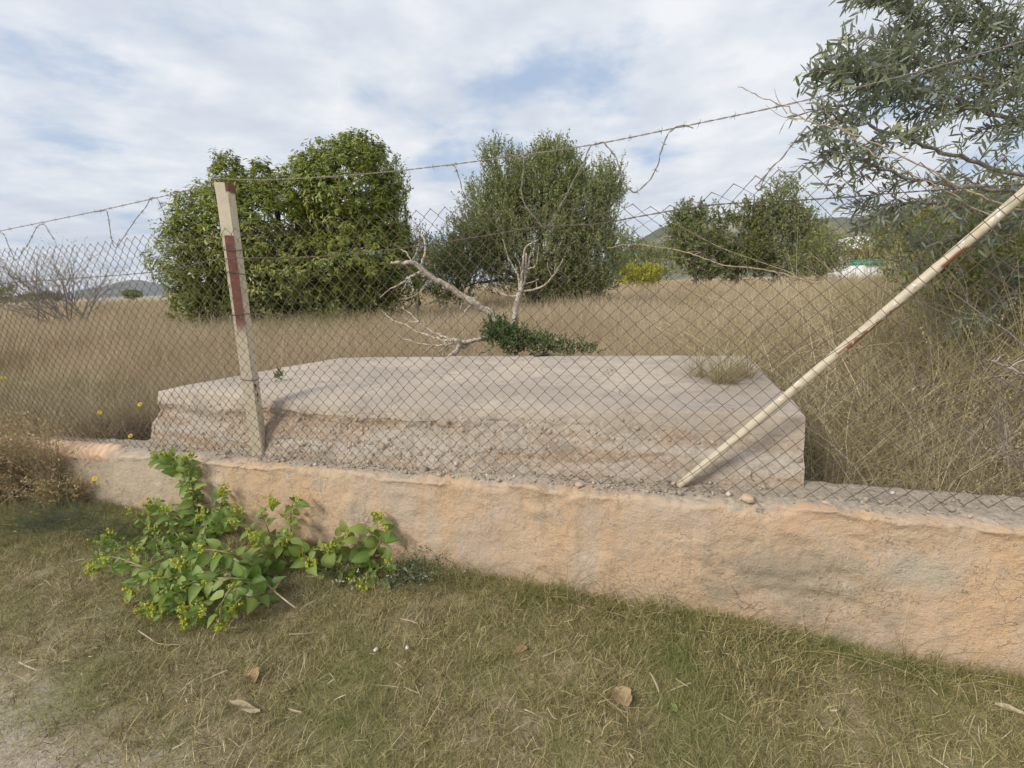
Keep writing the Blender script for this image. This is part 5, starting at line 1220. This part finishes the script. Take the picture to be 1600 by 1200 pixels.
# things lying on the verge
def litter_leaf(label, px, py, size, rot, curl, lobes=0, mat='brownleaf', name='dry_leaf', cat='leaf', asp=0.6, tint=0.5):
    q = at_z(px, py, 0.03); q[2] = float(verge_z(q[:1], q[1:2])[0]) + 0.016; g = Geo()
    nu, nv = 9, 5; V = []
    for a_ in range(nu):
        u_ = a_ / (nu - 1); hw = asp / 2 * math.sin(math.pi * min(max(u_ * 0.93 + 0.04, 0), 1)) ** 0.7 * (1 + (0.30 * abs(math.sin(u_ * 9)) if lobes else 0))
        for b_ in range(nv):
            v_ = (b_ / (nv - 1) - 0.5) * 2
            V.append((v_ * hw, u_ - 0.5, curl * (v_ * v_ * hw * 1.2 + 0.5 * (u_ - 0.5) ** 2) + 0.05 * math.sin(u_ * 7 + v_ * 3)))
    V = np.array(V) * size; cr, sr = math.cos(rot), math.sin(rot)
    V = np.stack([V[:, 0] * cr - V[:, 1] * sr, V[:, 0] * sr + V[:, 1] * cr, V[:, 2]], -1)
    i_ = (np.arange(nu - 1)[:, None] * nv + np.arange(nv - 1)[None]); Q = np.stack([i_, i_ + 1, i_ + nv + 1, i_ + nv], -1).reshape(-1, 4)
    g.add(V, Q, None, tint)
    o = link(name, g.mesh(name, True), M[mat], None, q); o['label'] = label; o['category'] = cat; return o
litter_leaf('large curled tan leaf lying on the grass below the middle of the wall', 971, 1088, 0.085, 0.3, 0.5, 1, tint=0.9, asp=0.75)
litter_leaf('small reddish-brown leaf by a pale stalk near the wall foot', 815, 1014, 0.058, -1.1, 0.6, 0, tint=0.3)
litter_leaf('crumpled light brown leaf on the grass left of the big tan leaf', 392, 1056, 0.065, 0.9, 0.9, 1, tint=0.5, asp=0.8)
litter_leaf('long pale husk lying flat on the short grass near the track', 381, 1098, 0.15, 1.25, 0.4, 0, 'palestraw', 'husk', 'husk', 0.20, 0.25)
litter_leaf('pale shred of bark at the right edge of the verge', 1585, 1112, 0.10, 1.0, 0.8, 0, 'palestraw', 'bark_shred', 'bark', 0.25, 0.7)
litter_leaf('bright green fallen leaf right of the big tan leaf', 1053, 1102, 0.035, 0.2, 0.3, 0, 'weed', 'green_leaf', 'leaf', 0.7, 0.9)
for (x_, y_, L_, r_) in ((450, 732 + 362, 0.05, 1.3),): pass
def stick(label, px, r, name='stick', mat='cane', lift=0.025):
    P = smooth_path(np.array([at_z(x, y, lift + 0.012 * math.sin(i_ * 2.1)) for i_, (x, y) in enumerate(px)]), 5); g = Geo(); loc = P[0]
    tube(g, P - loc, np.linspace(r, r * 0.6, len(P)), 5); o = link(name, g.mesh(name, True), M[mat], None, loc); o['label'] = label; o['category'] = 'stick'; return o
stick('bent straw-coloured reed lying on the grass left of the weeds', [(216, 985), (235, 998), (250, 1006), (282, 1007)], 0.0032)
stick('thin curved stalk lying at the left edge of the verge', [(30, 1035), (62, 1047), (90, 1036), (101, 1026)], 0.0030)
stick('reddish dry stem lying below the tangled left weed', [(118, 968), (160, 962), (205, 955), (250, 965)], 0.0035, mat='stem')
stick('thin pale stalk curling on the grass in front of the wall', [(855, 1105), (866, 1122), (880, 1122), (902, 1114)], 0.0026)
stick('short pale straight straw lying below the weeds', [(270, 1170), (290, 1160), (312, 1148)], 0.0030)
stick('long pale straw slanting across the grass toward the middle of the wall', [(848, 1026), (880, 1012), (912, 996)], 0.0026)
stick('thin brown twig lying crosswise beside the dry weed roots', [(452, 991), (475, 990), (500, 987)], 0.0028, mat='cane')
for q, (x_, y_) in enumerate(((587, 1015), (636, 1012))):
    big_stone(x_, y_, 0.011, ('left of two little white pebbles in the grass below the weeds', 'right of two little white pebbles in the grass below the weeds')[q], 1.0, 20 + q)
    o = [k_ for k_ in bpy.data.objects if k_.name.startswith('stone')][-1]; o.name = 'white_pebble'; o.data.name = 'white_pebble'; q_ = at_z(x_, y_, 0.03); o.location = q_


# ------------------------------------------------------------------ weeds growing against the wall
def big_leaf_mesh(w, fold, droop, tint, heart=0.06):
    """ovate leaf with a sunken midrib: petiole at the origin, tip at y = 1"""
    us = np.array([0.0, 0.10, 0.28, 0.50, 0.72, 0.90, 1.0]); hw = w * np.array([0.0, 0.36, 0.50, 0.46, 0.31, 0.12, 0.0])
    V = []; 
    for u_, h_ in zip(us, hw):
        z = -droop * u_ * u_
        V += [(-h_, u_ - (heart if 0 < u_ < 0.2 else 0), z + fold * h_), (0, u_, z), (h_, u_ - (heart if 0 < u_ < 0.2 else 0), z + fold * h_)]
    V = np.array(V); k = len(us); i_ = np.arange(k - 1)[:, None] * 3
    Q = np.concatenate([i_ + np.array([[0, 1, 4, 3]]), i_ + np.array([[1, 2, 5, 4]])])
    V[:, 2] += 0.05 * np.sin(V[:, 1] * 9 + V[:, 0] * 7) * np.abs(V[:, 0]) / max(w, 0.1) * 2
    tv = np.full(len(V), tint); tv[1::3] = min(1, tint + 0.35)
    g = Geo(); g.add(V, Q, None, tv); me = g.mesh('leaf', True); me.materials.append(M['weed']); return me
WL = [big_leaf_mesh(rng.uniform(0.55, 0.80), rng.uniform(0.1, 0.55), rng.uniform(0.05, 0.6), t_) for t_ in np.linspace(0.05, 0.95, 10)]
WD = []
for q in range(2):
    me = big_leaf_mesh(0.42, 0.6, 0.9, 0.2 + 0.4 * q); me.transform(Matrix.Scale(0.6, 4)); me.materials.clear(); me.materials.append(M['dryweed']); WD.append(me)
BUDS = []
for q in range(4):
    g = Geo()
    for _ in range(13):
        c_ = rng.normal(0, 0.010, 3) + np.array([0, 0, 0.008]); r_ = rng.uniform(0.0035, 0.006)
        g.add(IV * r_ * np.array([0.8, 0.8, 1.3]) + c_, None, IT, rng.uniform(0.2, 1))
        d_ = rdir(4) * 0.6 + np.array([0, 0, 0.3]); scatter_leaves(g, LF_DIA, np.repeat(c_[None], 4, 0), d_, rdir(4), rng.uniform(0.008, 0.015, 4), rng.uniform(0, 0.7, 4))
    me = g.mesh('bud_cluster'); me.materials.append(M['bud']); BUDS.append(me)
def place_leaf(root, me, name, pos, d, up, size):
    d = unit(np.asarray(d, float)[None])[0]; x_ = unit(np.cross(d, up)[None])[0]; z_ = np.cross(x_, d); p_ = pos - np.array(root.location)
    o = link(name, me, None, root)
    o.matrix_local = Matrix(((x_[0] * size, d[0] * size, z_[0] * size, p_[0]), (x_[1] * size, d[1] * size, z_[1] * size, p_[1]), (x_[2] * size, d[2] * size, z_[2] * size, p_[2]), (0, 0, 0, 1)))
    return o
TOCAM = np.array([0.25, -0.8, 0.55])
def weed(name, label, base_px, base_n, stems, leaf0, leaf1, step, budp, cap, stem_r=0.005, small=0, light=(0, 10), side=2):
    """stems: pixel paths with depth in front of the wall (n < 0)"""
    base = at_n(*base_px, base_n); base[2] = float(verge_z(base[:1], base[1:2])[0])
    t = thing(name, label, 'weed', base); cnt = 0; gs = Geo(); gx = Geo()
    for px in stems:
        P = smooth_path(np.array([at_n(x, y, n) if n < 0 else at_z(x, y, n) for x, y, n in px]), 7); P = np.array([p_ if p_[2] > 0.02 else np.array([p_[0], p_[1], 0.02]) for p_ in P])
        D = resample(P, step); tg = unit(np.gradient(D, axis=0)); L = len(D)
        g = Geo(); tube(g, P, np.linspace(stem_r, stem_r * 0.4, len(P)), 6); g.part('stem', M['stem'], t, True)
        a0 = rng.uniform(0, 6.28)
        for i_ in range(1, L):
            u_ = i_ / (L - 1)
            az = a0 + i_ * 1.57; ref = unit(np.cross(tg[i_], [0.3, 0.2, 1.0])[None])[0]; bb_ = np.cross(tg[i_], ref)
            for sg in range(side):
                if cnt >= cap: break
                lat = math.cos(az + sg * 6.283 / side) * ref + math.sin(az + sg * 6.283 / side) * bb_
                d = lat + tg[i_] * rng.uniform(0.1, 0.6) + np.array([0, -0.15, -0.25 if u_ < 0.8 else 0.1]) + rng.normal(0, 0.2, 3)
                up = unit((TOCAM + rng.normal(0, 0.45, 3) + np.array([0, 0, 0.25]))[None])[0]
                size = (leaf0 + (leaf1 - leaf0) * u_) * rng.uniform(0.5, 1.2)
                pet = D[i_] + unit(d[None])[0] * size * 0.22
                tube(gs, np.array([D[i_], pet]), 0.0014, 3, cap=False)
                place_leaf(t, WD[int(rng.integers(2))] if (rng.uniform() < 0.09 and u_ < 0.7) else WL[int(rng.integers(*light))], 'leaf', pet, d, up, size); cnt += 1
            if rng.uniform() < small:
                m_ = 5; d_ = rdir(m_) + np.array([0, -0.3, 0.2]); scatter_leaves(gx, leaf_strip(0.5, 0.2), D[i_] + rng.normal(0, 0.02, (m_, 3)), d_, np.broadcast_to(TOCAM, (m_, 3)) + rng.normal(0, 0.5, (m_, 3)), rng.uniform(0.018, 0.036, m_), rng.uniform(0.1, 0.9, m_))
            if u_ > 0.55 and rng.uniform() < budp * (0.4 + u_):
                o = link('bud_cluster', BUDS[int(rng.integers(4))], None, t); o.location = D[i_] + tg[i_] * 0.012 + unit(TOCAM[None])[0] * 0.018 - np.array(t.location)
                o.scale = [rng.uniform(0.8, 1.35)] * 3; o.rotation_euler = rng.uniform(0, 6.28, 3)
        if budp and L > 2:
            o = link('bud_cluster', BUDS[int(rng.integers(4))], None, t); o.location = D[-1] + tg[-1] * 0.012 - np.array(t.location); o.scale = [rng.uniform(1.1, 1.7)] * 3
    if gs.V: gs.part('petioles', M['stem'], t, kind='stuff')
    if gx.V: gx.part('small_leaves', M['weed'], t, kind='stuff')
    return t
weed('climbing_weed', 'tall leafy weed at the left whose stem climbs to the wall top', (300, 920), -0.25, [
    [(330, 930, -0.25), (318, 860, -0.12), (300, 790, -0.07), (285, 735, -0.06), (268, 716, -0.05)],
    [(318, 860, -0.12), (310, 800, -0.08), (296, 745, -0.08), (295, 718, -0.07)],
    [(285, 740, -0.07), (262, 722, -0.07), (243, 714, -0.06)],
    [(322, 880, -0.16), (300, 830, -0.14), (262, 800, -0.14), (235, 790, -0.15)],
    [(322, 880, -0.16), (335, 830, -0.1), (345, 790, -0.08), (350, 770, -0.08)],
    [(325, 860, -0.13), (345, 820, -0.12), (372, 800, -0.12)]],
    0.092, 0.062, 0.026, 0.07, 300, small=1.0, light=(2, 10))
weed('bushy_weed', 'low bushy yellowish weed with small leaves at the foot of the climbing weed', (290, 930), -0.3, [
    [(325, 900, -0.2), (270, 850, -0.2), (230, 820, -0.2), (205, 800, -0.22)],
    [(320, 910, -0.22), (260, 870, -0.26), (200, 850, -0.3), (165, 850, -0.32)],
    [(300, 920, -0.26), (250, 910, -0.32), (200, 890, -0.36), (150, 858, -0.38)],
    [(320, 915, -0.26), (280, 930, -0.34), (240, 930, -0.4), (230, 950, -0.44)],
    [(320, 900, -0.24), (290, 870, -0.28), (255, 860, -0.32), (225, 880, -0.36)],
    [(310, 915, -0.28), (275, 915, 0.12), (245, 930, 0.10), (225, 950, 0.07)],
    [(300, 905, -0.28), (240, 890, 0.16), (180, 880, 0.15), (150, 890, 0.10)],
    [(310, 915, -0.28), (300, 930, 0.10), (275, 945, 0.09), (252, 958, 0.07)],
    [(300, 910, -0.26), (265, 880, -0.30), (250, 850, -0.30), (240, 828, -0.28)],
    [(305, 905, -0.26), (285, 850, -0.24), (270, 825, -0.22), (262, 800, -0.2)],
    [(310, 905, -0.26), (310, 860, -0.24), (320, 830, -0.22), (318, 810, -0.2)],
    [(300, 910, -0.28), (250, 880, -0.34), (200, 860, -0.38), (172, 840, -0.38)]],
    0.070, 0.046, 0.034, 0.05, 300, small=0.8, light=(2, 9))
weed('trailing_weed', 'loose trailing weed sprigs spreading over the grass in front of the bushy weed', (300, 945), -0.36, [
    [(310, 925, -0.3), (280, 925, 0.16), (258, 935, 0.13), (240, 950, 0.09)],
    [(310, 920, -0.3), (262, 905, 0.17), (225, 905, 0.15), (205, 925, 0.10)],
    [(312, 925, -0.3), (318, 945, 0.12), (308, 960, 0.08), (296, 968, 0.05)],
    [(305, 915, -0.3), (235, 890, 0.20), (185, 872, 0.20), (158, 872, 0.17), (148, 885, 0.13)]],
    0.075, 0.050, 0.040, 0.14, 130, small=0.4, light=(2, 9))
weed('budding_weed', 'sprawling broad-leaved weed full of yellow-green bud clusters in the middle', (440, 945), -0.2, [
    [(470, 945, -0.16), (430, 915, -0.22), (395, 885, -0.28), (365, 868, -0.32), (340, 872, -0.35)],
    [(465, 930, -0.16), (440, 880, -0.16), (420, 830, -0.14), (408, 800, -0.12), (425, 788, -0.11)],
    [(465, 930, -0.16), (462, 880, -0.14), (455, 830, -0.12), (455, 795, -0.10), (462, 784, -0.10)],
    [(440, 890, -0.2), (410, 850, -0.22), (385, 825, -0.22), (370, 820, -0.22)],
    [(445, 900, -0.2), (425, 870, -0.26), (405, 862, -0.3), (400, 845, -0.3)],
    [(465, 920, -0.16), (480, 880, -0.16), (488, 860, -0.16), (515, 858, -0.16)],
    [(430, 915, -0.24), (380, 905, 0.20), (320, 905, 0.18), (290, 915, 0.15), (262, 930, 0.10)],
    [(420, 910, -0.26), (370, 915, 0.18), (348, 940, 0.16), (344, 960, 0.12), (347, 975, 0.09)],
    [(440, 920, -0.22), (400, 930, 0.15), (378, 930, 0.14), (362, 955, 0.08)],
    [(400, 890, -0.28), (350, 890, 0.20), (318, 910, 0.16), (296, 945, 0.10)],
    [(400, 890, -0.28), (360, 865, 0.24), (310, 860, 0.24), (285, 880, 0.20)],
    [(460, 900, -0.16), (440, 860, -0.2), (440, 842, -0.22), (450, 838, -0.22)]],
    0.102, 0.064, 0.042, 0.22, 270, 0.006)
weed('broad_leaved_weed', 'low weed with large plain green leaves against the wall at the right of the clump', (540, 920), -0.14, [
    [(548, 935, -0.13), (550, 890, -0.10), (562, 850, -0.08), (580, 825, -0.07), (592, 812, -0.07)],
    [(548, 930, -0.13), (530, 880, -0.14), (520, 850, -0.13), (540, 835, -0.10)],
    [(550, 920, -0.12), (575, 880, -0.12), (592, 850, -0.10), (600, 830, -0.09)],
    [(545, 930, -0.14), (505, 890, -0.18), (480, 870, -0.2), (472, 866, -0.2)],
    [(550, 925, -0.14), (570, 900, -0.17), (590, 890, -0.18), (605, 880, -0.16)],
    [(545, 925, -0.15), (520, 900, -0.22), (490, 885, -0.26)]],
    0.115, 0.085, 0.042, 0.07, 140, 0.005)
weed('drooping_weed', 'small drooping weed with pale buds right of the broad-leaved one', (600, 950), -0.18, [
    [(612, 955, -0.16), (600, 920, -0.18), (585, 905, -0.2), (568, 915, -0.22), (560, 930, -0.23)],
    [(612, 955, -0.16), (605, 915, -0.18), (598, 905, -0.2), (586, 930, -0.24), (580, 955, -0.26)],
    [(612, 955, -0.16), (618, 920, -0.15), (612, 900, -0.15)]],
    0.075, 0.05, 0.040, 0.35, 50, 0.004)
# thicker bare stem arching through the budding weed
stick('thick pale bent stem running out of the budding weed to the ground', [(355, 866), (395, 893), (430, 925), (462, 950)], 0.006, name='bent_stem', mat='cane', lift=0.10)

def grassy_weed(name, label, px, py, n0, count, L0, L1, mat, spread, w=0.003, lean=0.6, flowers=0, leaves=0, leafmat=None, lsize=0.02, cat='weed', fl_mat='whiteflower'):
    b = at_n(px, py, n0); b[2] = float((verge_z if n0 < 0 else field_z)(b[:1], b[1:2])[0]); t = thing(name, label, cat, b); g = Geo(); gl = Geo(); fl = []
    for _ in range(count):
        p0 = b + np.array([rng.normal(0, spread), rng.normal(0, spread * 0.5), 0]); d = unit((np.array([rng.normal(0, lean), rng.normal(-0.1, lean * 0.7), 1.0]))[None])[0]; L = rng.uniform(L0, L1)
        k = np.linspace(0, 1, 6)[:, None]; bend = np.array([rng.normal(0, 0.25), rng.normal(-0.1, 0.2), -0.25]) * L
        P = p0 + d * L * k + bend * k * k; P[:, 2] = np.maximum(P[:, 2], b[2] - 0.03)
        if n0 < 0: wall_n = (P - WO) @ NV; P -= (np.maximum(wall_n + 0.04, 0)[:, None] * NV if n0 < 0 else 0)
        tube(g, P, np.linspace(w, w * 0.4, 6), 3, rng.uniform(0, 1), cap=False)
        if leaves:
            D = resample(P, max(L / leaves, 0.008)); m_ = len(D)
            scatter_leaves(gl, LF_DIA, D, rdir(m_) + np.array([0, 0, 0.4]), rdir(m_), lsize * rng.uniform(0.6, 1.3, m_), rng.uniform(0, 1, m_))
        if rng.uniform() < flowers: fl.append(P[-1])
    g.part('stems', mat, t, kind='stuff')
    if leaves: gl.part('leaves', leafmat, t, kind='stuff')
    if fl:
        fm = Geo()
        for _ in range(7): scatter_leaves(fm, LF_DIA, np.zeros((1, 3)), unit(rdir(1) + np.array([0, -0.2, 0.6])), np.array([[0, 0, 1.0]]), np.array([0.011]), np.array([0.5]))
        me = fm.mesh('flower'); me.materials.append(M[fl_mat])
        for p_ in fl:
            o = link('flower', me, None, t); o.location = p_ - np.array(t.location); o.rotation_euler = rng.uniform(-0.6, 0.6, 3); o.scale = [rng.uniform(0.7, 1.3)] * 3
    return t
grassy_weed('flowering_weed', 'bushy grey-green weed with tiny white flowers at the wall foot', 648, 925, -0.14, 90, 0.10, 0.24, M['stem'], 0.07, 0.0014, 0.55, 0.25, 11, M['bluegrass'], 0.020)
grassy_weed('flowering_weed', 'sparse white-flowered weed beside the bent stem below the broad leaves', 560, 968, -0.22, 34, 0.08, 0.17, M['stem'], 0.09, 0.0013, 0.7, 0.45, 6, M['bluegrass'], 0.014)
grassy_weed('fine_grass', 'clump of wispy blue-green fine grass left of the weeds', 105, 880, -0.30, 260, 0.15, 0.42, M['bluegrass'], 0.16, 0.0013, 0.9, cat='grass')
grassy_weed('fine_grass', 'wispy tuft of pale bent grass spilling between the climbing weed and the dry weed', 190, 880, -0.28, 120, 0.14, 0.34, M['bluegrass'], 0.10, 0.0013, 0.9, cat='grass')
# brown dried weed at the left edge
t = grassy_weed('dried_weed', 'large brown dried-up weed against the wall at the left edge', 34, 850, -0.10, 480, 0.50, 1.0, M['cane'], 0.27, 0.0018, 0.24, 0, 24, M['dryweed'], 0.024)
t2 = grassy_weed('dried_weed', 'tall thin dried weed spire rising above the wall top at the left', 112, 850, -0.07, 60, 0.75, 1.1, M['cane'], 0.035, 0.002, 0.10, 0, 26, M['dryweed'], 0.020)
grassy_weed('dried_weed', 'brown dried weed mound beside the ridged coping end', 128, 850, -0.07, 120, 0.20, 0.46, M['cane'], 0.10, 0.0016, 0.35, 0, 20, M['dryweed'], 0.022)
grassy_weed('dead_bush', 'low purple-brown dead bush in the grass beside the left end of the slab', 188, 672, 0.50, 260, 0.14, 0.36, M['twig'], 0.16, 0.0016, 0.5, 0, 16, M['purplebush'], 0.016, cat='bush')
# straw and grasses arching at the wall foot
for q, (x_, y_, n_, lb) in enumerate(((860, 935, 70, 'tuft of long arching grass at the wall foot below the middle of the slab'), (1010, 965, 60, 'tuft of long arching grass at the wall foot below the brace'), (1420, 1015, 55, 'tuft of long arching grass at the wall foot near the right edge'), (1235, 995, 45, 'tuft of straw-coloured grass at the wall foot under the grey patch'), (720, 905, 55, 'tuft of straw grass at the wall foot beside the white-flowered weed'))):
    grassy_weed('grass_tuft', lb, x_, y_, -0.10, n_, 0.10, 0.30, M['turf'], 0.09, 0.0013, 0.8, cat='grass tuft')

# yellow daisies
pet = Geo()
for q in range(11):
    a_ = q / 11 * 6.283; scatter_leaves(pet, LF_DIA, np.zeros((1, 3)), np.array([[math.cos(a_), math.sin(a_), 0.25]]), np.array([[0, 0, 1.0]]), np.array([0.021]), np.array([0.5]), 0.9)
PET = pet.mesh('petals'); PET.materials.append(M['yellow'])
for x_, y_, n_, lb, rz in ((5, 590, 0.5, 'single yellow daisy in the grass at the left edge of the photo', 0.55), (155, 645, 0.32, 'yellow daisy leaning above the ridged wall coping', 0.45), (219, 632, 0.33, 'yellow daisy beside the left end of the slab', 0.45), (204, 681, 0.27, 'low yellow daisy at the foot of the slab end', 0.2), (148, 748, -0.06, 'yellow daisy hanging in front of the wall by the dried weed', 0.3)):
    q = at_n(x_, y_, n_); gz = 0.3 if n_ > 0 else 0.05
    b = q + np.array([rng.normal(0, 0.03), 0.02 if n_ > 0 else -0.05, 0]); b[2] = gz
    t = thing('yellow_daisy', lb, 'flower', b, 'yellow daisies near the wall'); g = Geo()
    P = smooth_path(np.array([b, (b + q) / 2 + np.array([0.02, 0, 0.03]), q]), 5); tube(g, P, 0.0018, 4); g.part('stalk', M['stem'], t, True)
    o = link('petals', PET, None, t); o.location = q - b; o.rotation_euler = (0.9, rng.uniform(-0.3, 0.3), rng.uniform(0, 1))
    g = Geo(); g.add(IV * np.array([0.006, 0.006, 0.004]) + q + np.array([0, -0.003, 0.003]), None, IT, 0.3); g.part('disc', M['yellow'], t)


# ------------------------------------------------------------------ air between here and the hills
g = Geo(); V_ = np.array([(x, y, z) for z in (-12.0, 74.0) for y in (-60.0, 1700.0) for x in (-1500.0, 1500.0)])
g.add(V_, [(0, 2, 3, 1), (4, 5, 7, 6), (0, 1, 5, 4), (2, 6, 7, 3), (0, 4, 6, 2), (1, 3, 7, 5)])
hz = bpy.data.materials.new('haze_air'); hz.use_nodes = True; hz.node_tree.nodes.clear(); T = NT(hz.node_tree)
pv = T.n('ShaderNodeVolumePrincipled'); pv.inputs['Color'].default_value = (0.86, 0.92, 1.0, 1); pv.inputs['Density'].default_value = 0.00026; pv.inputs['Anisotropy'].default_value = 0.2
T.n('ShaderNodeOutputMaterial', i_Volume=pv.outputs[0])
hzo = link('haze', g.mesh('haze'), hz); hzo['kind'] = 'stuff'
